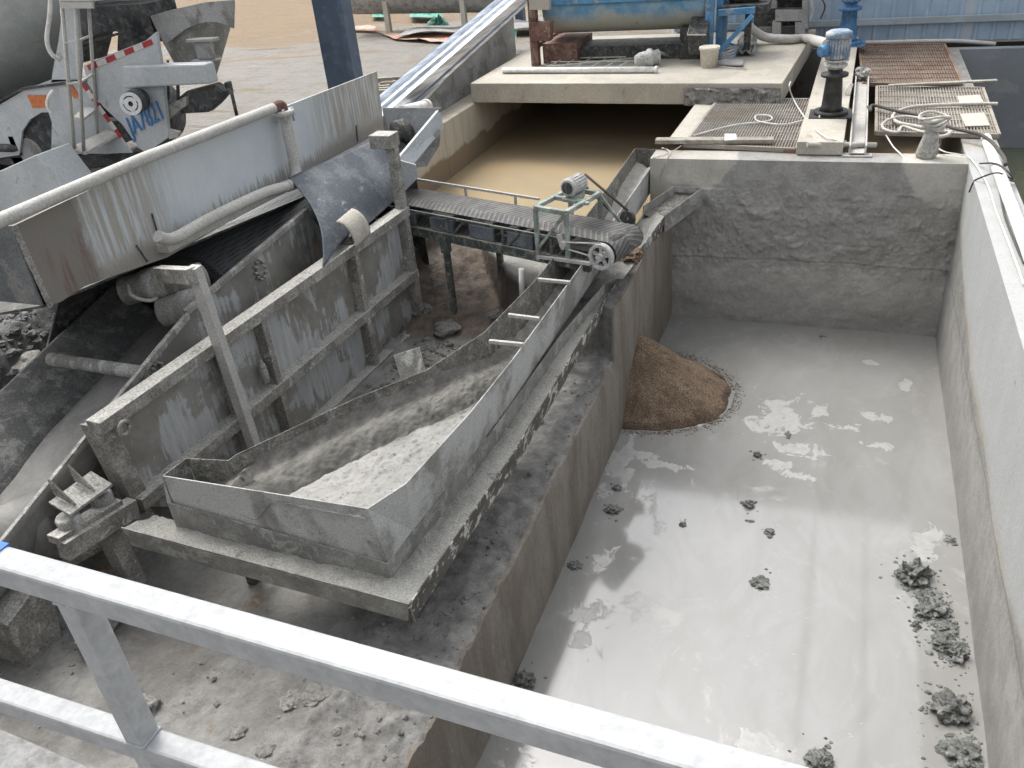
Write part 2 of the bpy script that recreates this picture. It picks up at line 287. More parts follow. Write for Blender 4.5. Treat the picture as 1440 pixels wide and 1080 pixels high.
# white plate of the inlet hopper: painted middle, streaky dirt at both ends and along the bottom, rust at the left
k=NT('inlet_plate'); o=k.xyz()
st=k.noise(k.scale(k.pos,1,26,1.6),1,7,.65); pt=k.noise(k.pos,1.3,6,.6)
base=k.mix(k.ramp(pt,.4,.6),(.50,.55,.58),(.56,.59,.61))
endm=k.math('MAXIMUM',k.ramp(o[1],5.6,4.9),k.ramp(o[1],7.3,8.1))
bot=k.ramp(k.math('ADD',o[2],k.math('MULTIPLY',k.math('SUBTRACT',st,.5),.5)),.78,.66)
m1=k.math('MULTIPLY',endm,k.ramp(st,.38,.56,.15,.95))
col=k.mix(m1,base,(.33,.31,.27)); col=k.mix(k.math('MULTIPLY',bot,.85),col,(.25,.235,.21))
lft=k.ramp(k.math('ADD',o[1],k.math('MULTIPLY',k.math('SUBTRACT',pt,.5),.5)),4.42,4.3)
col=k.mix(lft,col,(.20,.185,.165)); rs=k.math('MULTIPLY',lft,k.math('MULTIPLY',k.math('MULTIPLY',k.ramp(o[1],3.95,4.1),k.ramp(o[2],1.15,.95)),k.ramp(k.noise(k.scale(k.pos,1,9,1.2,off=(0,3,0)),1,6,.6),.45,.6)))
col=k.mix(k.math('MULTIPLY',rs,.7),col,(.13,.06,.05))
col=k.mix(.2,col,k.noise(k.pos,50,6,.7),'OVERLAY')
M['inlet']=k.out(col,.6,0,k.bump(st,.25,.006))
# ------------------------------------------------------------------ mesh helpers
class MB:
    def __init__(s): s.v=[]; s.f=[]; s.sm=[]
    def add(s,vs,fs,smooth=False):
        o=len(s.v); s.v+=[Vector(q) for q in vs]; s.f+=[[i+o for i in f] for f in fs]; s.sm+=[smooth]*len(fs); return s
    def box(s,a,b):
        x0,x1=sorted((a[0],b[0])); y0,y1=sorted((a[1],b[1])); z0,z1=sorted((a[2],b[2]))
        return s.add([(x0,y0,z0),(x1,y0,z0),(x1,y1,z0),(x0,y1,z0),(x0,y0,z1),(x1,y0,z1),(x1,y1,z1),(x0,y1,z1)],
              [(0,3,2,1),(4,5,6,7),(0,1,5,4),(1,2,6,5),(2,3,7,6),(3,0,4,7)])
    def slab(s,pts,vec):
        pts=[Vector(p) for p in pts]; vec=Vector(vec); n=len(pts)
        nn=Vector()
        for i in range(n): nn+=(pts[i]-pts[0]).cross(pts[(i+1)%n]-pts[0])
        if nn.dot(vec)>0: pts=pts[::-1]
        return s.add(pts+[p+vec for p in pts],[list(range(n)),list(range(2*n-1,n-1,-1))]+[[i,i+n,(i+1)%n+n,(i+1)%n] for i in range(n)])
    def beam(s,p,q,w,h,up=(0,0,1)):
        p=Vector(p);q=Vector(q);d=(q-p).normalized();up=Vector(up)
        if abs(d.dot(up))>.98: up=Vector((1,0,0))
        r=d.cross(up).normalized()*w/2; u=r.cross(d).normalized()*h/2
        return s.add([p-r-u,p+r-u,p+r+u,p-r+u,q-r-u,q+r-u,q+r+u,q-r+u],[(0,1,2,3),(7,6,5,4),(4,5,1,0),(5,6,2,1),(6,7,3,2),(7,4,0,3)])
    def tube(s,pts,r,n=12,cap=True,rs=None):
        pts=[Vector(p) for p in pts]; rings=[]; o=len(s.v); up=None
        for i,p in enumerate(pts):
            d=(pts[min(i+1,len(pts)-1)]-pts[max(i-1,0)]).normalized()
            if up is None:
                up=Vector((0,0,1)) if abs(d.z)<.9 else Vector((1,0,0))
            a=d.cross(up).normalized(); b=a.cross(d).normalized(); up=b
            rr=rs[i] if rs else r
            for j in range(n):
                t=2*math.pi*j/n; s.v.append(p+a*math.cos(t)*rr+b*math.sin(t)*rr)
        for i in range(len(pts)-1):
            for j in range(n):
                s.f.append([o+i*n+j,o+i*n+(j+1)%n,o+(i+1)*n+(j+1)%n,o+(i+1)*n+j]); s.sm.append(True)
        if cap:
            s.f.append([o+j for j in range(n)][::-1]); s.sm.append(False)
            s.f.append([o+(len(pts)-1)*n+j for j in range(n)]); s.sm.append(False)
        return s
    def lathe(s,p,q,prof,n=24):
        """prof: list of (t along p->q, radius)"""
        p=Vector(p);q=Vector(q)
        pts=[p+(q-p)*t for t,_ in prof]
        d=(q-p).normalized(); up=Vector((0,0,1)) if abs(d.z)<.9 else Vector((1,0,0))
        a=d.cross(up).normalized(); b=a.cross(d).normalized(); o=len(s.v)
        for c,(t,r) in zip(pts,prof):
            for j in range(n):
                th=2*math.pi*j/n; s.v.append(c+a*math.cos(th)*r+b*math.sin(th)*r)
        for i in range(len(prof)-1):
            for j in range(n):
                s.f.append([o+i*n+j,o+i*n+(j+1)%n,o+(i+1)*n+(j+1)%n,o+(i+1)*n+j]); s.sm.append(True)
        s.f.append([o+j for j in range(n)][::-1]); s.sm.append(False)
        s.f.append([o+(len(prof)-1)*n+j for j in range(n)]); s.sm.append(False)
        return s
    def grid(s,fn,nu,nv,smooth=True,skip=None):
        o=len(s.v)
        for i in range(nu+1):
            for j in range(nv+1): s.v.append(Vector(fn(i/nu,j/nv)))
        for i in range(nu):
            for j in range(nv):
                if skip and skip((i+.5)/nu,(j+.5)/nv): continue
                a=o+i*(nv+1)+j; s.f.append([a,a+nv+1,a+nv+2,a+1]); s.sm.append(smooth)
        return s
def mesh(name,mb,mat,origin):
    me=bpy.data.meshes.new(name); me.from_pydata([v-origin for v in mb.v],[],mb.f); me.update()
    me.polygons.foreach_set('use_smooth',mb.sm); me.materials.append(M[mat] if isinstance(mat,str) else mat)
    return bpy.data.objects.new(name,me)
def mods(o,bevel=0,solid=0):
    if solid:
        m=o.modifiers.new('solid','SOLIDIFY'); m.thickness=solid; m.offset=0
    if bevel:
        m=o.modifiers.new('bevel','BEVEL'); m.width=bevel; m.segments=2; m.limit_method='ANGLE'; m.angle_limit=R_(40)
        m.harden_normals=False
def props(o,label=None,cat=None,group=None,kind=None):
    if label: o['label']=label
    if cat: o['category']=cat
    if group: o['group']=group
    if kind: o['kind']=kind
    return o
def thing(name,label,cat,loc=(0,0,0),group=None):
    o=bpy.data.objects.new(name,None); o.empty_display_size=.1; sc.collection.objects.link(o); o.location=loc
    return props(o,label,cat,group)
def part(name,mb,mat,parent,bevel=0,solid=0,label=None):
    org=Vector(parent.location)
    if parent.parent: org=org+Vector(parent.parent.location)
    o=mesh(name,mb,mat,org); sc.collection.objects.link(o); o.parent=parent; mods(o,bevel,solid)
    return props(o,label)
def solo(name,mb,mat,label,cat,loc=None,group=None,bevel=0,solid=0):
    if loc is None:
        loc=sum(mb.v,Vector())/len(mb.v); loc.z=min(v.z for v in mb.v)
    loc=Vector(loc); o=mesh(name,mb,mat,loc); o.location=loc; sc.collection.objects.link(o); mods(o,bevel,solid)
    return props(o,label,cat,group)
def struct(name,mb,mat,kind='structure'):
    o=mesh(name,mb,mat,Vector()); sc.collection.objects.link(o); o['kind']=kind; return o
def smoothpath(pts,n=8):
    pts=[Vector(p) for p in pts]; out=[]
    P=[pts[0]]+pts+[pts[-1]]
    for i in range(1,len(P)-2):
        for t in range(n):
            t/=n; a,b,c,d=P[i-1],P[i],P[i+1],P[i+2]
            out.append(.5*((2*b)+(c-a)*t+(2*a-5*b+4*c-d)*t*t+(3*b-a-3*c+d)*t**3))
    out.append(pts[-1]); return out
exec_order=[]
# ================================================================== SETTING
MUDZ=-2.09; XR=1.32; XL=-1.85
b=MB()
HX0,HX1,HY0,HY1=-7.6,8.0,-2.5,17.0
def gp(x,y):
    d=max(0,math.hypot(x+8,y-12)-6)
    return (x,y,0 if (HX0-.01<=x<=HX1+.01 and HY0-.01<=y<=HY1+.01) else min(1,d/6)*.12*fb(x,y,0,.25,4))
xs=[-400,-150,-70]+[-45+i*.6 for i in range(int((45-7.6)/.6)+1)]; xs=[q for q in xs if q<HX0-.2]+[HX0,-6,-4,-2,0,2,4,6,HX1,12,20,40,100,400]
ys=[-300,-60,-20,-8,HY0]+[HY0+.65*i for i in range(1,30)]+[HY1]+[HY1+.7*i for i in range(1,40)]+[50,60,80,120,200,400]
nx,ny=len(xs),len(ys); b.v=[Vector(gp(x,y)) for x in xs for y in ys]
for i in range(nx-1):
    for j in range(ny-1):
        cx,cy=(xs[i]+xs[i+1])/2,(ys[j]+ys[j+1])/2
        if HX0<cx<HX1 and HY0<cy<HY1: continue
        b.f.append([i*ny+j,(i+1)*ny+j,(i+1)*ny+j+1,i*ny+j+1]); b.sm.append(True)
struct('ground',b,'yard')
# mud floor terrain: one height field beside the pit
def terrain(x,y):
    z=-1.24+.035*fb(x,y,3,.9,4)+.02*fb(x,y,1,3.5,5)
    rough=sstep(-3.0,-2.5,x)*(1-sstep(9.3,9.4,y))
    z+=rough*(.07+.05*abs(fb(x,y,5,3.2,4))+.022*fb(x,y,6,10,5))
    z+=.022*max(0,fb(x,y,4,9,6))*sstep(4.2,3.2,y)+.05*max(0,fb(x,y,14,3,6)-.1)*sstep(3.6,2.8,y)
    z+=.05*max(0,fb(x,y,8,2.2,6))*sstep(-5,-4,-abs(x+2.9))*sstep(4.5,2.5,y)
    z+=.10*(1-sstep(-1.98,-1.88,x)) * 0
    if y<3.2: z+=.10*sstep(3.2,.8,y)*sstep(-3.5,-4.5,x)
    # heaped spoil beside the pan
    z+=.13*max(0,.35+fb(x,y,2,2.6,6))*math.exp(-((x+2.95)**2/.09+(y-5.9)**2/.35))
    z+=.10*max(0,.3+fb(x,y,2,3.1,6))*math.exp(-((x+4.0)**2/.3+(y-6.6)**2/.5))
    # higher flat with a scooped hollow, under the conveyor
    def ip(T,y):
        for (p,q),(r,t_) in zip(T,T[1:]):
            if y<=r: return lerp(q,t_,max(0,(y-p)/(r-p)))
        return T[-1][1]
    if y>6.9 and x>-5.6:
        wob=.06*fb(x,y,4,3.5,5)
        le=ip([(6.9,-4.42),(7.4,-4.45),(7.65,-4.52),(8.57,-4.66),(9.2,-4.5)],y)+wob; ri=ip([(6.9,-1.5),(7.32,-2.3),(7.48,-2.75),(7.65,-3.12),(8.1,-3.5),(8.57,-3.82),(9.2,-4.2)],y)+wob
        inside=sstep(le-.05,le+.05,x)*(1-sstep(ri-.05,ri+.05,x))
        zz=-.625+.012*fb(x,y,2,3,5)
        slope=lerp(z,-.78,sstep(7.15,8.9,y))+.05*fb(x,y,7,3.2,6)
        z=lerp(zz,slope,inside)
    # bank up to the yard on the far left
    t=sstep(-5.7,-7.1,x+.25*fb(x,y,9,1.6,5)); z=lerp(z,0,t)
    z+=.10*fb(x,y,11,4,6)*math.sin(min(1,t*1.3)*math.pi)+.03*fb(x,y,11,12,5)*min(1,t*3)
    # pool edge: drop into the yellow basin
    return z
b=MB(); x0,x1,y0,y1=HX0,-1.875,-2.5,9.45
def tf(u,v):
    x=lerp(x0,x1,u); y=lerp(y0,y1,v)
    return (x,y,terrain(x,y))
b.grid(tf,260,520)
struct('mud_ground',b,'mud')
b=MB(); b.box((HX0,9.455,-1.6),(-5.75,17,-.004)); b.box((-5.75,9.455,-1.6),(-2.32,9.62,-.66)); struct('pool_bank',b,'mud')
# the pit's slurry (water) and the yellow basin's water
b=MB(); b.grid(lambda u,v:(lerp(XL-.02,XR+.02,u),lerp(-2.6,10.05,v),MUDZ),10,30); struct('slurry_water',b,'slurry')
b=MB(); b.grid(lambda u,v:(lerp(-5.9,-2.15,u),lerp(9.4,10.37,v),-.85),4,2); b.grid(lambda u,v:(lerp(-5.9,1.4,u),lerp(10.37,17.0,v),-.85),10,10); struct('yellow_water',b,'ywater')
b=MB(); b.grid(lambda u,v:(lerp(1.66,8.1,u),lerp(-2.6,16.4,v),-1.62),4,4); struct('green_water',b,'gwater')
b=MB(); b.box((XL-.3,-2.6,-2.6),(8.2,17.2,-2.3)); b.box((-2.3,-2.5,-2.5),(8,-2.45,-.01)); struct('pit_floor',b,'concrete_grey')
# ---- walls
def rough_wall(name,fn_front,nu,nv,mat,label,extra=None,loc=(0,0,0)):
    b=MB(); b.grid(fn_front,nu,nv)
    if extra: extra(b)
    return solo(name,b,mat,label,'wall',loc)
# back wall
b=MB()
def bwf(u,v):
    x=lerp(-2.14,XR,u); z=lerp(-2.3,0,v); a=min(1,(1-v)*8)*min(1,u*12)
    return (x,10.0-.012*a*(1+fb(x,z,1,2.3,6)*1.6)-a*(.05*max(0,fb(x,z,5,4.5,6)-.05)+.018*abs(fb(x,z,9,11,5)))*(lerp(.25,1,sstep(-1.55,-1.15,z)) if z<-.35 else .25),z)
b.grid(bwf,260,170)
b.slab([(-2.14,10.0,0),(XR-.006,10.0,0),(XR-.006,10.36,0),(-2.14,10.36,0)],(0,0,-.03)); b.box((-2.14,10.02,-2.3),(XR+.01,10.355,-.035)); 
pb=solo('pit_end_wall',b,'backwall','concrete end wall of the slurry pit with dark splash stain below a pale dry top','wall',(0,10.2,-2.3))
b=MB()
def rwf(u,v):
    y=lerp(-2.5,9.99,u); z=lerp(-2.3,-.0,v); a=min(1,(1-v)*8)
    return (XR+.006*a*fb(y,z,1,1.5,5),y,z)
b.grid(lambda u,v:rwf(1-u,v),160,30); b.box((XR+.02,-2.5,-2.3),(XR+.355,16.6,-.03)); b.slab([(XR-.004,-2.5,.0),(XR+.36,-2.5,.0),(XR+.36,16.6,0),(XR-.004,16.6,0)],(0,0,-.028))
solo('pit_side_wall',b,'rightwall','long white concrete wall on the right of the pit, stained brown near the slurry','wall',(1.5,4,-2.3))
# left wall of the pit: low, ragged top
b=MB()
def lwt(y): return terrain(-1.875,min(y,9.2))+.004 if y<9.3 else terrain(-1.875,9.2)
def lwf(u,v):
    y=lerp(-2.5,10.0,u); z=lerp(-2.3,lwt(y),v)
    return (XL+.02*fb(y,z,2,1.2,5)-.022*v**10,y,z)
b.grid(lwf,520,26)
b.grid(lambda u,v:(lerp(XL-.022+.02*fb(lerp(-2.5,10,u),lwt(lerp(-2.5,10,u)),2,1.2,5),-1.90,v),lerp(-2.5,10.0,u),lwt(lerp(-2.5,10,u))),520,1); b.box((-2.13,9.3,-2.3),(-1.87,10,-1.2))
solo('pit_ledge_wall',b,'leftwall','low brown-streaked wall on the left of the pit carrying a mud covered ledge','wall',(-1.95,4,-2.3))
# yellow basin's left wall
b=MB(); b.box((-5.62,11.6,-1.6),(-5.98,17,0))
b.add([(-5.62,10.4,-1.6),(-5.98,10.4,-1.6),(-5.62,11.6,-1.6),(-5.98,11.6,-1.6),(-5.62,10.4,-.4),(-5.98,10.4,-.4),(-5.62,11.6,0),(-5.98,11.6,0)],[(0,2,6,4),(1,5,7,3),(4,6,7,5),(0,4,5,1)]) if False else b.box((-5.62,9.3,-1.6),(-5.98,11.598,0))
solo('basin_wall',b,'poolwall','pale cream concrete wall along the left side of the yellow water basin','wall',(-5.8,12,-1.6),bevel=.015)
b=MB(); b.box((-5.6,9.3,-1.6),(-2.34,9.46,-.67)); solo('basin_near_wall',b,'poolwall','low basin wall under the belt conveyor beside the yellow water','wall',(-4,9.4,-1.6),bevel=.01)
b=MB(); b.box((-5.62,16.8,-1.6),(1.33,17.0,-.02)); solo('basin_far_wall',b,'concrete_grey','dark rear wall of the basin behind the pumps and the slab','wall',(-2,16.9,-1.6))
# taller grey wall behind, carrying the galvanised purlin
gx=-5.99
top=[PX(592,150,gx),PX(640,98,gx),PX(700,42,gx),PX(722,22,gx)]
b=MB(); b.slab([(gx,top[0].y,-.02)]+top+[(gx,top[-1].y,-.02)],(-.2,0,0))
solo('grey_wall',b,'concrete_grey','grey concrete wall standing beside the slab below the shiny steel purlin','wall',(gx,14,0),bevel=.01)
b=MB(); p=PX(536,150,-6.12); q=PX(722,-8,-6.12); 
d=(q-p).normalized(); r=Vector((1,0,0)); u=d.cross(r).normalized(); 
if u.z<0: u=-u
p=p-d*.8; q=q+d*1.5
prof=[(-.11,.02),(-.11,.09),(-.11,.0),(.0,.0),(.03,.045),(.07,.045),(.09,.0),(.2,.0),(.2,-.20),(.235,-.20),(.235,-.16)]
o0=len(b.v)
for pt in (p,q):
    for a,c in prof: b.v.append(pt+r*a+u*c)
n=len(prof)
for i in range(n-1): b.f.append([i,i+1,n+i+1,n+i]); b.sm.append(False)
k=NT('shiny_zinc'); st=k.noise(k.scale(k.pos,30,1.2,30),1,4,.6)
M['shiny']=k.out(k.mix(k.ramp(st,.35,.65),(.45,.49,.55),(.80,.83,.86)),.28,.9,k.bump(st,.05,.004))
solo('steel_purlin',b,'shiny','shiny ribbed galvanised steel purlin lying along the grey wall','purlin',p,solid=.006)
b=MB(); b.tube([PX(565,158,-5.75),PX(598,150,-5.75)],.09,18); b.tube([PX(596,150,-5.75),PX(600,149,-5.75)],.1,18)
solo('pipe_stub',b,'pvc','short white plastic pipe stub below the purlin at the end of the grey wall','pipe')
# slab
b=MB(); 
def sl_edge(x): return 12.84+(x+5.64)*(-.054)+.012*fb(x,0,0,3,4)
XS0,XS1=-5.66,-.84
n=60
fr=[(lerp(XS0,XS1,i/n),sl_edge(lerp(XS0,XS1,i/n))) for i in range(n+1)]
b.slab([(x,y,.31) for x,y in fr]+[(-.62,16.9,.31),(-5.66,16.9,.31)],(0,0,-.30))
solo('concrete_slab',b,'concrete_top','thick pale concrete slab bridging the yellow basin under the blue machine','slab',(-3.2,14.8,0),bevel=.01)
b=MB(); b.grid(lambda u,v:(lerp(-2.2,-.86,u),sl_edge(lerp(-2.2,-.86,u))-.02-.05*v-.04*max(0,fb(u*4,v*2,1,2,5)),lerp(.25,.015,v)+.02*fb(u*3,v*2,7,3,4)),60,14)
solo('mortar_spill',b,'rock','lumpy mortar crust clinging to the slab front above the grate','mortar spill')
# far basin at the right
b=MB(); b.box((1.68,16.4,-2.2),(8.1,16.6,0)); solo('far_basin_wall',b,'render_grey','grey rendered wall at the far end of the greenish basin under the fence','wall',(4,16.5,-2.2))
b=MB(); b.box((8.02,-2.5,-2.2),(8.2,16.4,0)); solo('outer_basin_wall',b,'concrete_grey','outer right wall of the greenish basin','wall',(8.1,7,-2.2))
# ================================================================== FENCE
t=thing('metal_fence','blue corrugated sheet fence with one grey rail behind the pumps','fence',(3,17.2,0))
b=MB(); X=-3.2; pr=[]
while X<9:
    pr+=[(X,0),(X+.03,.035),(X+.06,.035),(X+.09,0),(X+.24,0)]; X+=.27
n=len(pr)
for zz in (-.02,2.6):
    for a,c in pr: b.v.append(Vector((a,17.25-c,zz)))
for i in range(n-1): b.f.append([i,i+1,n+i+1,n+i]); b.sm.append(False)
part('sheet',b,'fence',t,solid=.003)
b=MB(); b.beam((-3.2,17.16,.36),(9,17.16,.36),.07,.11); part('rail',b,'fence_rail',t,bevel=.006)
b=MB(); b.beam((-3.2,17.16,2.1),(9,17.16,2.1),.07,.11); part('rail',b,'fence_rail',t,bevel=.006)
b=MB(); b.tube(smoothpath([PY(1140,56,16.8),PY(1200,60,16.8),PY(1300,58,16.8),PY(1350,58,16.8),PY(1400,62,16.8)]),.035,10)
solo('fence_pipe',b,'pipe_grey','thin grey pipe lying along the foot of the blue fence','pipe')
# ================================================================== SLURRY DETAILS
def clodmesh(c,r,seed,flat=.6,sub=3,amp=.5,fr=2.2):
    import bmesh
    bm=bmesh.new(); bmesh.ops.create_icosphere(bm,subdivisions=sub,radius=1)
    b=MB(); c=Vector(c)
    for v in bm.verts:
        q=v.co.normalized(); k_=1+amp*noise.fractal(q*fr+Vector((seed,seed*2,0)),1,2,5)
        p=q*r*k_; p.z=p.z*flat; b.v.append(c+p)
    b.f=[[v.index for v in f.verts] for f in bm.faces]; b.sm=[False]*len(b.f); bm.free(); return b
clods=[(1069,820,.085,'heart shaped grey mortar clod alone in the middle of the slurry'),(1082,749,.05,'small grey clod floating above the heart shaped one'),(1053,711,.055,'flat dark clod in the slurry, farthest of the middle group'),
(1055,733,.025,'tiny clod just below the flat dark clod'),(960,738,.04,'small clod left of the middle group in the slurry'),(1065,641,.045,'dark clod at the lower edge of the big foam patch'),(1108,611,.04,'dark clod lying on the big foam patch'),
(862,718,.075,'clod pair beside the ledge wall below the sand pile'),(868,688,.05,'clod near the ledge wall just below the sand pile'),(808,795,.07,'flat clod hugging the ledge wall half way down'),(738,958,.09,'clod hugging the ledge wall just above the railing'),
(1284,812,.14,'first wide clod of the row by the right wall'),(1305,838,.10,'jagged clod second in the row by the right wall'),(1318,858,.10,'jagged clod third in the row by the right wall'),(1298,862,.07,'small clod left of the row by the right wall'),
(1330,885,.09,'clod in the middle of the row by the right wall'),(1325,905,.10,'long clod near the end of the row by the right wall'),(1345,922,.08,'pointed clod last in the row, touching the right wall'),(1352,908,.05,'little clod pressed against the right wall'),
(1338,760,.04,'clod stuck at the foot of the right wall beside pale foam'),(1337,1000,.14,'large rough clod in the lower right of the slurry'),(1352,1060,.14,'large clod at the bottom right corner of the slurry'),(1152,1072,.10,'round clod half cut by the bottom edge of the view'),
(1288,880,.03,'crumb of mortar left of the clod row'),(1130,452,.05,'dark clod near the end wall of the pit'),(1155,473,.03,'crumb near the end wall of the pit')]
for i,(u,v,r,l) in enumerate(clods):
    p=PZ(u,v,MUDZ); r*=.74
    solo('mortar_clod',clodmesh(p+Vector((0,0,r*(.05+.1*(i%3)))),r*1.1,i*1.7+3,.40+.22*(i%3),3 if r<.04 else 4,.5+.12*(i%2),2.0+.35*(i%4)),'clod',l,'clod',(p.x,p.y,MUDZ),'mortar clods in the slurry')
# sand pile against the ledge wall
b=MB(); ap=Vector((-1.8,8.02,-1.36))
def sf(u,v):
    a=lerp(-math.pi*.5,math.pi*.5,u); rx=1.06; ry=(.80 if a<0 else .95)
    rr=v; x=ap.x+math.cos(a)*rx*rr; y=ap.y+math.sin(a)*ry*rr
    h=.74*(1-rr)**.95; h=h if rr<.98 else h-.02
    n=.05*fb(x,y,0,2.5,5)*min(1,(1-rr)*6)+.016*fb(x,y,3,14,4)
    e=1+.045*fb(math.cos(a),math.sin(a),2,2.5,6)
    return (ap.x-.06+math.cos(a)*rx*rr*e,ap.y+math.sin(a)*ry*rr*e,MUDZ-.015+h+n-.05*math.exp(-((rr-.45)/.2)**2)*0)
b.grid(sf,120,70)
solo('sand_pile',b,'sand','cone of brown wet sand heaped in the slurry against the ledge wall','sand pile',(-1.4,8,MUDZ))
# loose lumps and rocks on the mud floor
rocks=[(628,467,-1.15,.14,'rock','brown rock lying on the mud behind the pan'),(592,437,-1.15,.12,'rock','dark rock beside the rear post of the steel frame'),(410,985,-1.2,.07,'mud_slab','curled flake of dried mud left of its twin, beyond the railing'),(440,980,-1.2,.075,'mud_slab','curled flake of dried mud right of its twin, beyond the railing'),
(200,1005,-1.15,.10,'rock','round grey lump just right of the railing post'),(372,1055,-1.2,.05,'mud_slab','small mud flake near the bottom edge'),(335,1030,-1.2,.05,'mud_slab','small mud flake left of the bottom flake'),(470,935,-1.2,.05,'rock','dark lump under the front lip of the lower trough'),(495,940,-1.2,.05,'rock','second dark lump under the front lip of the lower trough'),
(545,430,-1.2,.0,'rock',''),(560,505,-1.2,.05,'rock','small stone by the leaning square plate'),(535,560,-1.2,.05,'rock','small stone in front of the leaning square plate'),(700,455,-1.1,.07,'rock','lump beside the upper trough near the second brace'),(655,505,-1.15,.08,'rock','lump in the spoil heap beside the pan'),(672,488,-1.12,.06,'rock','smaller lump on top of the spoil heap beside the pan'),(25,470,-.3,.16,'rock','rubble block on the dark bank left of the hopper'),(60,450,-.2,.14,'rock','flat rubble block under the left end of the hopper'),(10,520,-.5,.12,'rock','rubble lump low on the dark bank at the left edge')]
for i,(u,v,z,r,nm,l) in enumerate(rocks):
    if r<=0: continue
    p=PZ(u,v,z); p.z=terrain(p.x,p.y); p=PZ(u,v,p.z); z=terrain(p.x,p.y)
    fl=.22 if nm=='mud_slab' else .55
    solo(nm,clodmesh((p.x,p.y,z+r*fl*.5),r,i*2.3+40,fl,3,.5,1.5),'rock',l,'rock' if nm=='rock' else 'mud flake',(p.x,p.y,z),'lumps on the mud floor')
# ================================================================== LOWER TROUGH
t=thing('lower_trough','wide caked steel trough with a raised lip, running under the pan to the pit','trough',(-2.2,6,-.85))
A=PZ(170,742,-.52); B_=PZ(575,850,-.64); Cc=PZ(720,640,-.62); D=PZ(860,405,-.58); Eo=PZ(935,303,-.45)
S=PY(988,264,9.90)
outer=[A,B_,Cc,D,Eo]
dn=Vector((0,0,-.19))
b=MB()
for p,q in zip(outer[:1],outer[1:2]): b.slab([p,q,q+dn+V(-.0,.03,0),p+dn+V(0,.03,0)],(0,.008,0))
part('front_lip',b,'lip',t)
b=MB()
for p,q in zip(outer[1:-1],outer[2:]):
    b.grid(lambda u,v,p=p,q=q:tuple(lerp(p,q,u)+dn*v+V(-.03*v,0,0)),12,3,False)
part('outer_lip',b,'splat',t,solid=.008)
# floor with mortar: between outer lip and inner wall
inn=[Vector((-4.2,3.31,-.60)),Vector((-2.36,3.33,-.72)),Vector((-2.34,4.9,-.72)),Vector((-2.30,8.2,-.70)),Vector((-2.12,9.75,-.6))]
b=MB()
def fl(i):
    p0,p1,q0,q1=outer[i],outer[i+1],inn[i],inn[i+1]
    def f(u,v):
        P_=lerp(lerp(p0,p1,u),lerp(q0,q1,u),v); z=P_.z
        h=-.018-.03*sstep(.25,1,v)+.018*fb(P_.x,P_.y,0,9,6)*(.3+v)+.012*fb(P_.x,P_.y,3,25,4)*v
        return (P_.x,P_.y,lerp(lerp(p0,p1,u).z,lerp(q0,q1,u).z+.08,v)+h)
    return f
for i in range(4): b.grid(fl(i),90 if i in(0,1,2) else 30,12)
part('mortar_bed',b,'mortar',t)
b=MB()
for i in range(4):
    p,q=outer[i],outer[i+1]; r_,s_=inn[i],inn[i+1]
    w_=V(-.03,.03 if i==0 else 0,.004); b.add([p+dn+w_,q+dn+w_,s_+dn*.5,r_+dn*.5],[(0,1,2,3)])
part('trough_bottom',b,'dark_steel',t,solid=.008)
# inner wall of the channel, its bright top edge shows along the pan
il=[PY(235,707,3.25),PY(545,793,3.285),PZ(690,610,-.52),PZ(790,470,-.5),PZ(850,400,-.5)]
b=MB()
for i in range(len(il)-1):
    p,q=il[i],il[i+1]; b.slab([p,q,V(q.x,q.y,-.80),V(p.x,p.y,-.80)],(-.008,.004,0) if i else (0,.008,0))
part('inner_wall',b,'lip',t)
# spout turning over the pit
b=MB(); s0=Eo; s1=S; L0=PZ(905,290,-.42); L1=PY(948,262,9.92)
b.slab([s0,s1,s1+V(0,0,-.2),s0+V(0,0,-.2)],(-.008,.0,0)); b.slab([L0,L1,L1+V(0,0,-.2),L0+V(0,0,-.2)],(-.008,.0,0))
b.slab([s0+V(0,0,-.2),s1+V(0,0,-.2),L1+V(0,0,-.2),L0+V(0,0,-.2)],(0,0,-.008)); b.slab([s1,L1,L1+V(0,0,-.07),s1+V(0,0,-.07)],(0,.006,0))
part('spout',b,'lip',t)
b=MB(); b.grid(lambda u,v:tuple(lerp(lerp(s0,s1,u),lerp(L0,L1,u),v)+V(0,0,-.10+.02*fb(u*3,v*2,1,3,4))),16,8); part('spout_mud',b,'pan_in',t)
b=MB()
for (x,y) in ((-2.75,3.9),(-3.9,4.0),(-2.4,5.8),(-2.35,7.4)):
    b=MB(); b.beam((x,y,-1.3),(x,y,-.9),.09,.09); part('support_leg',b,'dark_steel',t,bevel=.005)
p=PZ(705,608,-.66); b=MB(); b.slab([p+V(-.11,0,0),p+V(.1,.01,0),p+V(.1,.07,0),p+V(-.11,.05,0)],(0,0,.008)); part('cross_tab',b,'lip',t)
b=MB(); a=PZ(835,440,-.93); c=PZ(877,446,-.93); b.tube([a,c],.022,10); solo('pipe_end',b,'pvc','short white pipe end sticking out from under the lower trough above the sand pile','pipe')
# scrap plate under the pulley
b=MB(); b.slab([PZ(838,390,-.45),PZ(876,392,-.47),PZ(894,368,-.44),PZ(858,368,-.42)],(0,0,-.006)); solo('scrap_plate',b,'lip','loose steel sheet lying across the lower trough under the conveyor pulley','plate')
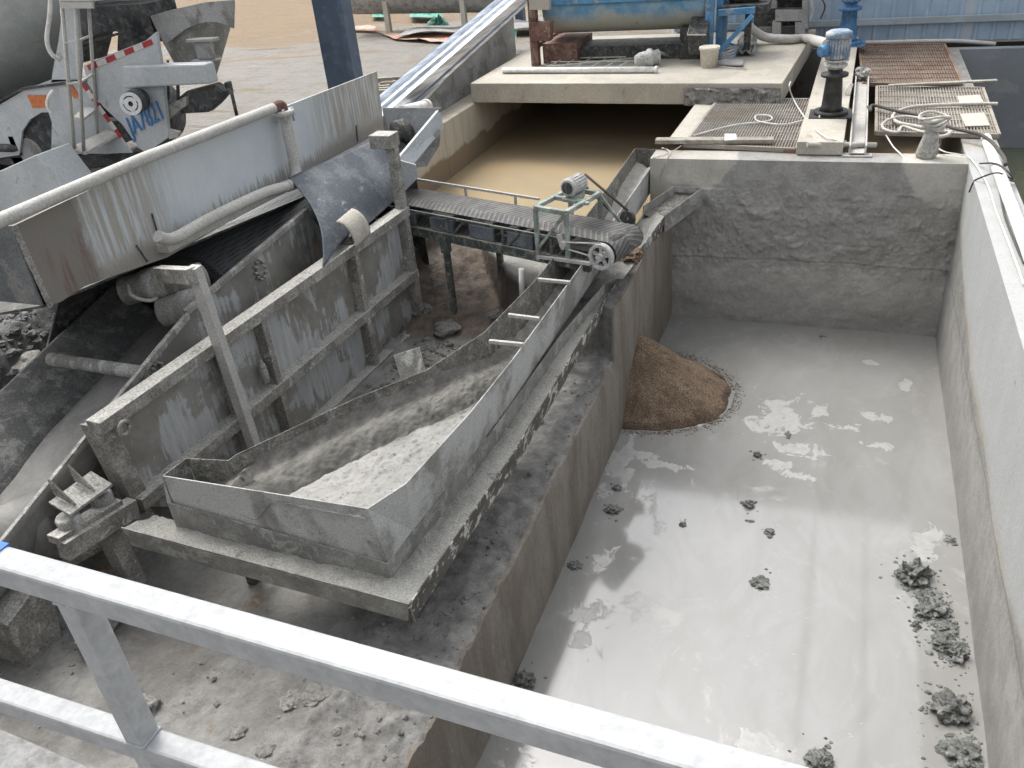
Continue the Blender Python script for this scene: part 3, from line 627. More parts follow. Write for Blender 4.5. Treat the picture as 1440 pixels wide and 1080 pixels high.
# ================================================================== UPPER PAN + TROUGH
t=thing('upper_pan','deep steel pan full of pale wet mortar narrowing into a long braced trough','pan',(-3,5,-.8))
R0=-.15
rim=[V(-3.95,3.27,R0),V(-2.43,3.31,R0),V(-2.31,3.59,R0),V(-2.225,4.44,R0),V(-2.19,5.22,R0),V(-2.165,7.5,R0),V(-2.16,9.93,R0),V(-2.18,10.9,R0)]
lrim=[V(-3.92,3.48,R0),V(-3.61,3.53,R0),V(-3.60,3.60,R0),V(-3.14,4.43,R0),V(-2.79,4.93,R0),V(-2.58,5.60,R0),V(-2.50,6.6,R0),V(-2.48,7.6,R0),V(-2.50,9.4,R0),V(-2.54,10.93,R0)]
b=MB(); lo=V(0,0,-.41)
bot=[PY(234,704,3.275)+V(0,0,-.02),PY(545,791,3.30)]
b.slab([rim[0],rim[1],bot[1],bot[0]],(0,.008,0))
part('front_wall',b,'pan_out',t)
b=MB(); ft=[V(-2.33,3.60,-.54),V(-2.255,4.44,-.53),V(-2.22,5.22,-.52),V(-2.19,7.5,-.5),V(-2.18,9.93,-.5),V(-2.19,10.9,-.5)]
b.add([rim[1],bot[1]+V(.0,.0,0),rim[2],ft[0]],[(0,1,3,2)]) 
tr=rim[2:]
b.add([tr[0],tr[1],ft[1],ft[0]],[(0,1,2,3)])
for i in range(1,len(tr)-1): b.add([tr[i],tr[i+1],ft[i+1],ft[i]],[(0,1,2,3)])
part('side_wall',b,'pan_out',t,solid=.008)
b=MB()
for i in range(len(lrim)-1):
    p,q=lrim[i],lrim[i+1]; b.add([p,q,V(q.x+.06,q.y,-.56),V(p.x+.06,p.y,-.56)],[(0,1,2,3)])
b.add([rim[0],lrim[0],lrim[0]+lo,rim[0]+lo],[(0,1,2,3)])
p,q=lrim[-1],rim[-1]; b.add([p,q,q+lo,p+lo],[(0,1,2,3)])
part('left_wall',b,'pan_in',t,solid=.008)
# fill: mortar heap in the wide part (height field clipped by the rim outline)
def seg(p,a,c):
    d=c-a; tt=max(0,min(1,((p-a).dot(d))/d.dot(d))); return (p-(a+d*tt)).length
def leftx(y):
    L=[(3.27,-3.94),(3.48,-3.92),(3.53,-3.61)]+[(q.y,q.x) for q in lrim[2:]]
    for (a,c),(e,f_) in zip(L,L[1:]):
        if a<=y<=e: return lerp(c,f_,(y-a)/(e-a) if e>a else 0)
    return L[-1][1]
def rightx(y):
    L=[(q.y,q.x) for q in rim[1:]]
    if y<L[0][0]: return L[0][1]
    for (a,c),(e,f_) in zip(L,L[1:]):
        if a<=y<=e: return lerp(c,f_,(y-a)/(e-a))
    return L[-1][1]
b=MB()
pl=[V(q.x,q.y) for q in lrim[2:7]]
def ff(u,v):
    y=lerp(3.285,6.0,v); xa=leftx(y)+.012; xb=rightx(y)-.012
    x=lerp(xa,xb,u); P_=V(x,y)
    d=min(seg(P_,a,c) for a,c in zip(pl,pl[1:]))
    if y<3.6 and x<-3.5: d=-.0+0*d
    trough=sstep(4.9,5.8,y)
    zc=R0-.03-.05*math.exp(-((d-.0)/.10)**2)*0
    ridge=.02*math.exp(-((d-.20)/.09)**2); groove=-.09*math.exp(-((d-.42)/.10)**2); 
    z=R0-.05-.09*sstep(0,.12,d)+.02+ridge+groove+.10*sstep(.42,.62,d)-.04
    z=lerp(z,-.42+.12*abs(u-.35),trough)
    left=sstep(-3.45,-3.75,x)*sstep(3.9,3.6,y); z=lerp(z,-.34,left)
    n=.012*fb(x,y,0,10,6)+.010*fb(x,y,5,28,3)+(.008*abs(fb(x,y,2,13,5)) if d>.5 else 0)
    return (x,y,min(z+n,R0-.02))
b.grid(ff,110,190)
k=NT('pan_fill'); o=k.xyz()
f=k.noise(k.pos,3,8,.7)
pv=k.noise(k.pos,34,5,.6,.4); pit=k.ramp(pv,.42,.35)
la=k.math('ADD',k.math('MULTIPLY',o[0],.80),k.math('MULTIPLY',o[1],-.60))   # across-the-ridge coordinate
lam=k.math('ADD',la,k.math('MULTIPLY',k.math('SUBTRACT',k.noise(k.pos,3,7,.7),.5),.22))
pale=k.mix(k.ramp(f,.35,.65),(.25,.247,.228),(.30,.295,.276)); dark=k.mix(k.ramp(k.noise(k.scale(k.pos,9,4,9),1,7,.7),.4,.62),(.085,.081,.072),(.155,.15,.136))
col=k.mix(k.ramp(lam,-4.62,-4.52),dark,pale)
col=k.mix(k.ramp(o[1],5.0,5.5),col,dark)
col=k.mix(k.math('MULTIPLY',pit,.75),col,(.09,.085,.075)); col=k.mix(.2,col,k.noise(k.pos,70,5,.7),'OVERLAY')
M['panfill']=k.out(col,.7,0,k.bump(pv,.45,.01,k.bump(k.noise(k.pos,80,5,.7),.5,.005)))
part('mortar_fill',b,'panfill',t)
b=MB(); b.grid(lambda u,v:(lerp(leftx(lerp(6,10.88,v))+.03,rightx(lerp(6,10.88,v))-.03,u),lerp(6,10.88,v),-.50+.10*abs(u-.45)*2+.03*fb(u*2,v*30,1,1,4)+(.10*sstep(.55,.9,v))),14,120)
part('trough_mud',b,'mud',t)
for u0,v0,u1,v1 in ((688,480,729,484),(715,443,752,448),(757,393,796,397)):
    b=MB(); p=PZ(u0,v0,R0+.015); q=PZ(u1,v1,R0+.015); b.beam(p,q+V(.04,0,0),.03,.03); part('brace',b,'pipe_grey',t,bevel=.003)
b=MB(); p=PZ(793,345,R0+.015);q=PZ(834,352,R0+.015); b.beam(p,q,.03,.03); part('brace',b,'pipe_grey',t,bevel=.003)
b=MB()
for (x,y) in ((-2.35,5.2),(-2.4,6.9),(-3.5,4.0),(-3.7,3.5)):
    b=MB(); b.beam((x,y,-1.3),(x,y,-.62),.07,.07); part('support_leg',b,'dark_steel',t)
# square plate leaning against the pan
b=MB(); z=-.28; b.slab([PY(553,500,5.2),PY(590,488,5.2),PY(600,528,5.1),PY(566,540,5.1)],(0,.008,0)); solo('steel_plate',b,'steel_grey','square grey steel plate leaning upright against the rear edge of the pan','plate',bevel=.002)
# ================================================================== SEPARATOR (reclaimer) FRAME
t=thing('separator','large caked steel aggregate separator with ribbed side panels, inclined trough and dark screen inside','separator',(-5.2,5.5,-1.3))
ZT,ZM,ZB=.08,-.64,-1.27
def fx(y): return -4.37+.0467*(y-6.6)
YN,YF=3.42,7.66
b=MB(); b.slab([V(fx(YN)-.05,YN,ZT),V(fx(YF)-.05,YF,ZT),V(fx(YF)-.05,YF,ZB),V(fx(4.2)-.05,4.2,ZB),V(fx(YN+.05)-.05,YN+.05,ZM-.05)],(-.01,0,0)); part('side_panel',b,'steel_panel',t)
def rail_(z,y0,y1,w=.14,h=.10,nm='side_rail'):
    b=MB()
    n=30
    b.beam(V(fx(y0)-.0,y0,z),V(fx(y1)-.0,y1,z),w,h); part(nm,b,'steel_rail',t,bevel=.006)
rail_(ZT,YN-.05,YF+.03); rail_(ZM,YN+.03,YF+.02); rail_(ZB,4.2,YF+.02)
posts=[(PS(150,640).y,.10,ZT-.04,ZM-.1),(PS(336,585).y,.07,ZT,ZB),(PS(385,530).y,.07,ZT,ZB),(PS(512,445).y,.08,ZT+.05,ZB),(YF-.02,.09,.80,ZB)]
for y,wd,z0,z1 in posts:
    if y<3.7: continue
    b=MB(); b.box((fx(y)-.05,y-wd/2,z1),(fx(y)+.055,y+wd/2,z0)); part('post',b,'steel_rail',t,bevel=.005)
b=MB(); b.slab([PS(133,600),PS(160,592),PS(212,700),PS(190,712)],(-.14,0,0)); part('end_post',b,'steel_rail',t,bevel=.008)
# lifting ring
b=MB(); c=PS(160,600)+V(.09,0,0); b.tube([c+V(0,math.cos(a)*.05,math.sin(a)*.05) for a in [i*math.pi/6 for i in range(13)]],.016,8); part('lifting_ring',b,'steel_rail',t)
# tall front posts holding the inlet hopper
b=MB(); p=PX(272,375,-4.36); q=V(fx(PS(345,625).y)+.10,PS(345,625).y,-1.1); b.beam(p,q,.09,.08,(0,1,0)); part('hopper_post',b,'steel_panel' if False else 'pipe_grey',t,bevel=.005)
b=MB(); p=PX(225,385,-4.9); q=PX(272,388,-4.34); b.beam(p,q,.08,.12); part('hopper_bracket',b,'steel_rail',t,bevel=.005)
b=MB(); b.box((fx(YF)-.2,YF-.12,.78),(fx(YF)+.05,YF+.08,.92)); part('bearing_block',b,'steel_rail',t,bevel=.01)
# lower support beams near the feet
b=MB(); b.beam(V(fx(3.55)-.02,3.56,-.8),V(-5.1,2.75,-.95),.12,.10); part('foot_beam',b,'steel_rail',t,bevel=.006)
b=MB(); b.beam(PS(165,745)+V(-.1,0,.12),V(PS(165,745).x-.05,PS(165,745).y,-1.35),.14,.12,(1,0,0)); part('leg',b,'steel_rail',t,bevel=.006)
b=MB(); b.beam(PX(95,880,-4.85),PX(8,790,-4.85),.14,.12); part('foot_beam',b,'steel_rail',t,bevel=.006)
b=MB(); b.slab([PX(10,880,-4.7),PX(70,800,-4.7),PX(100,960,-4.7),PX(60,975,-4.7)],(-.35,0,0)); part('leg',b,'steel_rail',t,bevel=.01)
b=MB(); p=V(-4.42,3.15,-1.22); q=PZ(180,850,-1.15); b.beam(PZ(118,915,-1.15),PZ(180,830,-1.15),.10,.14); part('skid_beam',b,'steel_rail',t,bevel=.006)
# inclined wash trough inside: floor plate, left wall, inner wall with bolt rings, crossing pipe
TW=-4.78
e0=PX(10,752,TW); e1=PX(133,600,TW); e2=PX(265,440,TW); e3=PX(425,300,TW)
dirv=(e1-e0).normalized()
fl_=[PX(-80,860,TW),PX(133,600,TW),PX(235,470,TW)]
b=MB(); p0,p1=fl_[0],PX(330,385,TW)
prf=[(0,0),(.02,-.22),(.07,-.33),(.5,-.43),(.88,-.49),(.92,-.485)]
prw=[(.915,-.484),(.97,-.43),(1.37,-.20),(1.39,-.20),(1.40,-.30)]
def tpf(pr):
    def f(u,v):
        q=v*(len(pr)-1); i=min(int(q),len(pr)-2); a_=pr[i]; c_=pr[i+1]; f_=q-i
        e_=lerp(p0,fl_[1],u*2) if u<.5 else lerp(fl_[1],p1,u*2-1)
        x_=e_.x-lerp(a_[0],c_[0],f_)-.075*sstep(.45,.6,u)
        return (x_,e_.y,e_.z+lerp(a_[1],c_[1],f_)-.02+.006*fb(x_,e_.y,0,2.5,5))
    return f
M['crust_and_shade']=dirty('crust_and_shade_steel',(.075,.077,.075),(.12,.12,.115),(.17,.168,.16),s=3,rough=.85,bump=.6,bs=70,fine=.35)  # dark tone paints shade onto the trough's outer wall; bank rubble shares it
b.grid(tpf(prf),60,25,True)
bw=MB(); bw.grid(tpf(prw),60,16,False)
part('trough_wall',bw,'crust_and_shade',t)
k=NT('trough_floor'); f=k.noise(k.scale(k.pos,2.5),1,8,.65,.5)
M['tfloor']=k.out(k.mix(.3,k.mix(k.ramp(f,.35,.65),(.12,.117,.11),(.20,.195,.183)),k.noise(k.pos,50,6,.7),'OVERLAY'),.62,0,k.bump(k.noise(k.pos,20,7,.7),.3,.01))
part('trough_floor',b,'tfloor',t,solid=.01)
b=MB(); b.slab([e0+V(0,0,.0),e1,e2,e2+V(0,0,-.05),e1+V(0,0,-.05),e0+V(0,0,-.05)],(-.03,0,0)); b.slab([p0,e0,e0+V(0,0,-.05),p0+V(0,0,-.05)],(-.03,0,0)); part('trough_edge',b,'steel_grey',t)
b=MB(); b.slab([e1+V(-.05,0,-.02),e2+V(-.05,0,-.02),PX(430,296,TW-.05),PX(470,345,TW-.05),PX(440,378,TW-.05),PX(300,520,TW-.05),PX(150,630,TW-.05)],(-.012,0,0)); part('inner_wall',b,'steel_panel',t)
b=MB(); b.beam(e2+V(-.03,0,0),PX(430,296,TW-.03),.05,.04); part('wall_flange',b,'steel_grey',t)
for (u,v,r) in ((366,380,.07),(222,521,.055)):
    b=MB(); c=PX(u,v,TW-.03)
    for i in range(10):
        a=i*math.pi/5; q=c+V(0,math.cos(a)*r,math.sin(a)*r*1.2); b.lathe(q+V(-.02,0,0),q+V(.025,0,0),[(0,.014),(.8,.014),(1,.009)],8)
    if r>.06: b.lathe(c+V(-.02,0,0),c+V(.008,0,0),[(0,.05),(1,.05)],16)
    part('bolt_ring',b,'steel_rail',t)
b=MB(); b.tube([PX(72,505,-5.95),PX(205,525,-4.83)],.055,14); part('cross_pipe',b,'steel_grey',t)
# dark interior: back plate, perforated screen drum, vibrator motors
b=MB(); sdp=V(-5.65,5.7,-.25); sdq=V(-5.5,8.2,-.12); b.lathe(sdp,sdq,[(0,.5),(.02,.62),(.98,.62),(1,.5)],40)
k=NT('perforated_screen'); vv=k.n('TexVoronoi'); k.put(vv.inputs['Vector'],k.pos); vv.inputs['Scale'].default_value=38; vv.inputs['Randomness'].default_value=.1
hole=k.ramp(vv.outputs['Distance'],.28,.34)
M['screen']=k.out(k.mix(hole,(.01,.01,.01),(.085,.088,.092)),.5,.3,k.bump(hole,.8,.01))
part('screen_drum',b,'screen',t)
b=MB(); b.slab([V(-6.3,3.6,-1.2),V(-6.3,8.4,-1.2),V(-6.3,8.4,.35),V(-6.3,5.0,.35)],(-.02,0,0)); b.slab([V(-6.3,8.4,-1.2),V(-4.5,8.4,-1.2),V(-4.5,8.4,.35),V(-6.3,8.4,.35)],(0,.02,0)); part('rear_plate',b,'dark_steel',t)
for (a,c,x0_) in (((172,410),(215,445),-5.6),((232,405),(288,375),-5.35),((225,440),(262,405),-5.3)):
    b=MB(); p=PX(*a,x0_); q=p+V(.32,.16,.05)
    b.lathe(p,q,[(0,.10),(.05,.125),(.55,.125),(.6,.14),(.95,.14),(1,.11)],20); part('vibrator_motor',b,'steel_grey',t)
b=MB(); b.tube(smoothpath([PX(180,395,-5.5),PX(185,415,-5.4),PX(215,422,-5.3),PX(235,400,-5.3),PX(262,405,-5.3)]),.016,8); part('motor_cable',b,'pipe_grey',t)
# auger foot bearing near the railing
b=MB(); zb=-.60
b.slab([PX(68,706,-4.68),PX(98,724,-4.52),PX(158,680,-4.50),PX(128,662,-4.66)],(0,0,-.02))
for (a_,xa),(c_,xc) in (((( 76,696),-4.68),((105,712),-4.54)),(((104,676),-4.67),((132,692),-4.53))):
    p,q=PX(*a_,xa),PX(*c_,xc); b.slab([p,q,q+V(0,0,.02),p+V(0,0,.13)],(.008,.012,0))
part('bracket',b,'steel_rail',t,bevel=.003)
for (u,v) in ((92,722),(138,690)):
    b=MB(); p=PX(u,v,-4.60)+V(0,0,-.02); b.lathe(p+V(0,0,-.17),p,[(0,.05),(.15,.075),(.9,.08),(1,.07)],20); part('bearing',b,'steel_grey',t)
b=MB(); b.beam(PX(75,760,-4.6),PX(165,705,-4.55),.12,.06); b.beam(PX(88,775,-4.55),PX(188,712,-4.5),.10,.14); part('bearing_beam',b,'steel_rail',t,bevel=.006)
b=MB(); p=PX(45,760,-4.95); b.lathe(p+V(-.3,-.1,-.05),p+V(.1,.2,.05),[(0,.2),(.1,.25),(.9,.25),(1,.2)],28); part('auger_end',b,'tfloor',t)
# ---- inlet hopper
HP=-5.2
b=MB(); pl_=[PX(18,318,HP),PX(250,208,HP),PX(400,150,HP),PX(530,100,HP),PX(540,180,HP),PX(545,228,HP),PX(470,262,HP),PX(410,262,HP),PX(235,362,HP),PX(120,402,HP),PX(85,425,HP),PX(62,430,HP)]
b.slab(pl_,(-.02,0,0)); part('inlet_plate',b,'inlet',t)
b=MB(); b.beam(PX(500,176,HP)+V(.012,0,0),PX(502,199,HP)+V(.012,0,0),.008,.014,(0,1,0)); part('weld_bar',b,'dark_steel',t); b=MB(); b.beam(PX(212,300,HP)+V(.012,0,0),PX(222,335,HP)+V(.012,0,0),.007,.012,(0,1,0)); part('weld_bar',b,'dark_steel',t); b=MB(); b.beam(PX(190,345,HP)+V(.012,0,0),PX(206,368,HP)+V(.012,0,0),.007,.012,(0,1,0)); part('weld_bar',b,'dark_steel',t)
b=MB(); b.beam(PX(228,350,HP+.06),PX(408,258,HP+.06),.13,.07); b.beam(PX(410,258,HP+.06),PX(535,190,HP+.06),.10,.03); part('lower_flange',b,'pipe_grey',t,bevel=.004)
b=MB(); q0,q1=PX(62,430,HP),PX(545,228,HP); b.slab([q0+V(-.02,0,0),q1+V(-.02,0,0),q1+V(-1.3,.1,-.3),q0+V(-1.3,.1,-.3)],(0,0,-.02)); part('hopper_floor',b,'dark_steel',t)
b=MB(); q0,q1=PX(18,318,HP),PX(62,430,HP); b.slab([q0,q1,q1+V(-1.5,0,.0),q0+V(-1.5,0,0)],(0,.02,0)); part('end_plate',b,'hopper_end',t)
# crust along the left end of the inlet plate
b=MB(); p,q=PX(18,318,HP),PX(70,432,HP)
b.grid(lambda u,v:tuple(lerp(p,q,u)+V(.004+.012*math.sin(v*3.14)*(1+fb(u*9,v,1,6,5)),-.02+.05*v+.012*fb(u*9,v*2,3,6,5),0)),50,8); part('mortar_crust',b,'steel_rail',t)
# spray pipe
b=MB(); zt=PX(0,310,-5.12); pth=[PX(-40,328,-5.12),PX(0,310,-5.12),PX(200,224,-5.12),PX(385,152,-5.12)]; b.tube(pth,.048,16); part('spray_pipe',b,'pipe_grey',t)
b=MB(); c=PX(399,158,-5.08); b.tube(smoothpath([PX(385,152,-5.12),PX(395,148,-5.1),c]),.05,14); part('pipe_elbow',b,'rust',t)
b=MB(); b.lathe(c+V(0,0,.02),c+V(0,0,-.03),[(0,.10),(1,.10)],20)
for i in range(4):
    a=i*math.pi/2+.6; b.lathe(c+V(math.cos(a)*.08,math.sin(a)*.08,.04),c+V(math.cos(a)*.08,math.sin(a)*.08,-.09),[(0,.012),(1,.012)],8)
part('pipe_flange',b,'pipe_grey',t)
b=MB(); b.tube(smoothpath([c+V(0,0,-.03),PX(409,205,-5.06),PX(416,238,-5.04),PX(415,256,-5.0),PX(404,262,-4.98)]),.055,14); part('down_pipe',b,'pipe_grey',t)
b=MB(); b.tube(smoothpath([PX(404,262,-4.98),PX(370,272,-4.98),PX(300,305,-4.98),PX(250,333,-4.98),PX(232,336,-4.98),PX(222,332,-4.98)]),.05,14); part('hose',b,'pipe_grey',t)
# rubber flap hanging from the flange, and the half-round liner
b=MB(); tl=[PX(406,250,-5.0),PX(450,232,-4.95),PX(500,208,-4.9),PX(540,186,-4.85)]
bl=[PX(452,378,-4.33),PX(482,335,-4.38),PX(515,318,-4.40),PX(553,285,-4.42)]
def crv(L,u):
    s=smoothpath(L,10); i=u*(len(s)-1); a=int(i); return lerp(s[a],s[min(a+1,len(s)-1)],i-a)
b.grid(lambda u,v:tuple(lerp(crv(tl,u),crv(bl,u),v)+V(.10*math.sin(v*math.pi)+.012*math.sin(u*6)*v,.07*math.sin(v*math.pi*.9)*(1-u),.008*math.sin(u*5+v*3))),40,30)
part('rubber_flap',b,'rubber',t,solid=.012)
b=MB(); c0=PX(470,312,-4.35); c1=PX(505,352,-4.25)
b.grid(lambda u,v:tuple(c0+(V(.0,.30,.02))*u+V(.16*math.sin(v*1.7)+.02,-.0,-.22*(1-math.cos(v*1.7))) ),8,14); part('chute_liner',b,'concrete',t,solid=.012)
b=clodmesh(PX(492,335,-4.4),.09,7,.9,3,.6); part('mortar_lump',b,'rock',t)
# discharge chute at the far end
CY=8.55
b=MB(); b.slab([PY(538,152,CY),PY(620,152,CY),PY(612,172,CY-.05),PY(560,232,CY-.3),PY(545,232,CY)],(0,.02,0)); part('chute_back',b,'hopper_end',t)
b=MB(); a1,a2,a3,a4=PY(618,154,CY),PY(624,180,CY),PY(574,240,7.95),PY(561,222,7.95); b.slab([a1,a2,a3,a4],(-.03,0,0)); a5=PY(622,185,CY); b.slab([PY(560,225,7.9),PY(585,232,7.9),PY(588,250,7.9),PY(570,268,7.9)],(-.02,.03,0)); part('chute_side',b,'truck_white',t)
b=MB(); b.slab([PY(585,212,8.3),PY(620,180,8.45),PY(618,205,8.45),PY(600,234,8.3),PY(584,236,8.2)],(-.02,.02,0)); part('chute_lip',b,'concrete_grey',t)
b=MB(); p=PY(548,200,8.2); q=PY(572,180,8.45); b.lathe(p,q,[(0,.06),(.55,.06),(.56,.15),(.75,.15),(.76,.12),(1,.12)],20); part('drive_shaft',b,'dark_steel',t)
# bottle standing on the rib
c=PS(372,537)+V(.02,0,0); b=MB(); b.lathe(c+V(0,0,0),c+V(0,0,.22),[(0,.030),(.04,.036),(.55,.036),(.62,.030),(.68,.034),(.8,.030),(.9,.015),(1,.015)],16)
solo('bottle',b,'steel_grey','small cement-crusted drink bottle standing on the middle rib of the separator panel','bottle',tuple(c))
# ================================================================== BELT CONVEYOR
t=thing('belt_conveyor','short ribbed belt conveyor on dark green frame with motor stand, discharging beside the pit','conveyor',(-3.2,7.8,-.6))
ZC=.08
ta,tb=PZ(575,264,ZC),PZ(575,287,ZC); hb,ha=PZ(852,337,ZC),PZ(888,318,ZC)
ta=ta+(ta-ha).normalized()*.35; tb=tb+(tb-hb).normalized()*.35
tc=(ta+tb)/2; hc=(ha+hb)/2; ax=(hc-tc); L=ax.length; ax.normalize(); sd_=ax.cross(V(0,0,1)).normalized(); W=.50
def cv(l,s,z): return tc+ax*l+sd_*s+V(0,0,z)
# belt with chevron ribs: loop cross path
RP=.12
path=[]
N1=150
for i in range(N1+1): path.append((L*i/N1,0))
for i in range(1,17): a=math.pi*i/16; path.append((L+RP*math.sin(a),-RP+RP*math.cos(a)))
for i in range(1,31): path.append((L-L*i/30,-2*RP))
for i in range(1,16): a=math.pi*i/16; path.append((-RP*math.sin(a),-RP-RP*math.cos(a)))
b=MB(); n=len(path); m=12
acc=0; prev=path[0]
for i,(l,z) in enumerate(path):
    for j in range(m+1):
        s=(j/m-.5)*W; b.v.append(cv(l,s,z-.02*(1-abs(j/m-.5)*2)*(1 if z>-.01 else 0)))
for i in range(n):
    for j in range(m):
        a=i*(m+1)+j; c=((i+1)%n)*(m+1)+j; b.f.append([a,a+1,c+1,c]); b.sm.append(True)
k=NT('chevron_belt'); 
o=k.n('VectorMath',operation='DOT_PRODUCT'); k.put(o.inputs[0],k.pos); o.inputs[1].default_value=ax
s_=k.n('VectorMath',operation='DOT_PRODUCT'); k.put(s_.inputs[0],k.math and k.pos); s_.inputs[1].default_value=sd_
off=tc.dot(sd_); zz=k.xyz()[2]
sa=k.math('ABSOLUTE',k.math('SUBTRACT',s_.outputs['Value'],off))
ph=k.math('ADD',k.math('ADD',o.outputs['Value'],k.math('MULTIPLY',sa,-.55)),k.math('MULTIPLY',zz,-1.0))
wv=k.math('SINE',k.math('MULTIPLY',ph,2*math.pi/.062))
rb=k.ramp(wv,-.1,.5)
dust=k.ramp(k.noise(k.pos,4,7,.7),.4,.62)
col=k.mix(rb,k.mix(dust,(.07,.07,.07),(.13,.125,.115)),k.mix(dust,(.13,.13,.128),(.20,.195,.18)))
brn=k.ramp(k.noise(k.pos,11,4,.6),.66,.72)
col=k.mix(k.math('MULTIPLY',brn,.5),col,(.28,.18,.12))
M['chevron']=k.out(col,.75,0,k.bump(rb,.8,.012))
part('belt',b,'chevron',t)
b=MB()
for s in (-W/2-.03,W/2+.03):
    b.beam(cv(-.1,s,-.27),cv(L-.15,s,-.27),.05,.10)
    b.beam(cv(-.1,s,-.045),cv(L-.5,s,-.045),.02,.03)
for l in (.35,1.15,1.9,2.5):
    b.beam(cv(l,-W/2-.03,-.16),cv(l,W/2+.03,-.16),.04,.05)
    for s in (-W/2-.03,W/2+.03): b.beam(cv(l,s,-.28),cv(l,s,-.05),.03,.03)
    b.beam(cv(l+.05,W/2+.03,-.24),cv(l+.22,W/2+.03,-.07),.02,.02)
part('frame',b,'green_steel',t,bevel=.003)
b=MB(); b.beam(cv(-.1,-W/2-.10,.06),cv(L*.62,-W/2-.10,.06),.025,.025)
for l in (.1,.9,1.6): b.beam(cv(l,-W/2-.1,-.25),cv(l,-W/2-.1,.06),.025,.025)
part('side_rod',b,'pipe_grey',t)
for l in (.45,1.0,1.55,2.05):
    b=MB(); c=cv(l,0,-.16); b.lathe(cv(l+.08,-W/2+.04,-.16),cv(l+.08,W/2-.02,-.16),[(0,.055),(1,.055)],18); b.slab([cv(l-.1,W/2+.0,-.08),cv(l+.22,W/2,-.08),cv(l+.22,W/2,-.21),cv(l-.1,W/2,-.21)],sd_*.03)
    part('return_roller',b,'rubber',t)
for (u,v,s) in ((627,370,W/2),(700,372,-W/2)):
    l=solve(lambda q:cv(q,s,-.4),u,0,L)
    b=MB(); b.beam(cv(l,s,-.30),V(cv(l,s,0).x,cv(l,s,0).y,-1.3),.06,.06); part('leg',b,'green_steel',t)
    b=MB(); b.beam(cv(l,s,-.30),cv(l,s,-.46),.09,.09); part('leg_sleeve',b,'green_steel',t)
b=MB(); b.lathe(cv(L,-W/2-.08,-RP),cv(L,W/2+.07,-RP),[(0,.03),(.1,.03),(.101,RP-.005),(.85,RP-.005),(.851,.03),(1,.03)],24); part('head_drum',b,'dark_steel',t)
# spoked pulley at the near side
wc=cv(L-.0,W/2+.07,-RP+.0); b=MB(); RW=.125
def ring(b,c,axv,r0,r1,w,n=32):
    axv=axv.normalized(); a=axv.cross(V(0,0,1)).normalized(); d=a.cross(axv)
    o=len(b.v)
    for i in range(n):
        th=2*math.pi*i/n; e=a*math.cos(th)+d*math.sin(th)
        for rr,ww in ((r0,-w),(r1,-w),(r1,w),(r0,w)): b.v.append(c+e*rr+axv*ww)
    for i in range(n):
        for j in range(4):
            b.f.append([o+i*4+j,o+i*4+(j+1)%4,o+((i+1)%n)*4+(j+1)%4,o+((i+1)%n)*4+j]); b.sm.append(j in(1,3))
ring(b,wc,sd_,RW*.78,RW,.03)
for i in range(5):
    th=i*2*math.pi/5+.3; e=ax*math.cos(th)+V(0,0,1)*math.sin(th); b.beam(wc+e*.02,wc+e*RW*.82,.03,.02,sd_)
b.lathe(wc-sd_*.05,wc+sd_*.05,[(0,.035),(1,.035)],14); part('pulley',b,'motor_grey',t)
b=MB(); p=wc-ax*.42+V(0,0,.05); b.tube([p+V(0,0,.02),wc+V(0,0,RW)],.009,8); b.tube([p+V(0,0,-.04),wc-V(0,0,.02)-ax*.1],.009,8); b.lathe(p-sd_*.04,p+sd_*.03,[(0,.035),(1,.035)],12); b.beam(cv(L-.75,W/2+.06,-.26),cv(L-.1,W/2+.1,-.20),.03,.03); b.beam(p+V(0,0,-.05),p+V(0,0,.09)-ax*.05,.04,.04); part('drive_link',b,'pipe_grey',t)
# stand + motor
st=thing; l0=solve(lambda q:cv(q,W/2+.05,-.2),757,0,L); l1=solve(lambda q:cv(q,W/2+.05,-.2),799,0,L+.5)
hs_=.24; b=MB()
for l in (l0,l1):
    for s in (-W/2-.05,W/2+.05): b.beam(cv(l,s,-.30 if s>0 else -.22),cv(l,s,hs_),.04,.04,sd_)
for s in (-W/2-.05,W/2+.05): b.beam(cv(l0,s,hs_),cv(l1,s,hs_),.045,.045)
for l in (l0,l1): b.beam(cv(l,-W/2-.05,hs_+.001),cv(l,W/2+.05,hs_+.001),.045,.04)
b.beam(cv((l0+l1)/2-.06,-W/2+.25,hs_+.0),cv((l0+l1)/2-.06,-W/2+.25,hs_+.001)+ax*.0+ax*.3,.04,.03); b.beam(cv(l0,-.02,hs_+.002),cv(l1,-.02,hs_+.002),.04,.04)
b.beam(cv(l0,W/2+.05,-.18),cv(l1,W/2+.05,.24),.03,.03); b.beam(cv(l1,-W/2-.05,hs_-.02),cv(l1+.25,-W/2-.05,-.05),.02,.03)
part('motor_stand',b,'stand',t,bevel=.003)
mc=cv((l0+l1)/2,-W/2+.12,hs_+.12); b=MB()
b.lathe(mc+sd_*.13,mc-sd_*.13,[(0,.075),(.04,.088),(.12,.092),(.14,.08),(.9,.08),(.92,.07),(1,.05)],24)
for i in range(18):
    a=2*math.pi*i/18; e=ax*math.cos(a)+V(0,0,1)*math.sin(a); b.beam(mc+sd_*.09+e*.084,mc-sd_*.10+e*.084,.006,.018,e.cross(sd_))
b.box(mc+V(-.07,-.09,-.15),mc+V(.07,.09,-.09)); mo=part('motor',b,'motor_grey',t)
b=MB(); ring(b,mc+sd_*.132,sd_,.0,.06,.004); part('fan_grille',b,'dark_steel',mo)
b=MB(); e=cv(L-.12,-W/2-.12,.0); b.tube([mc-sd_*.18+V(0,0,.05),e+V(0,0,.08)],.013,6); b.tube([mc-sd_*.18-V(0,0,.05)-ax*.03,e-V(0,0,.06)-ax*.05],.013,6); part('drive_belt',b,'cable_dark',t)
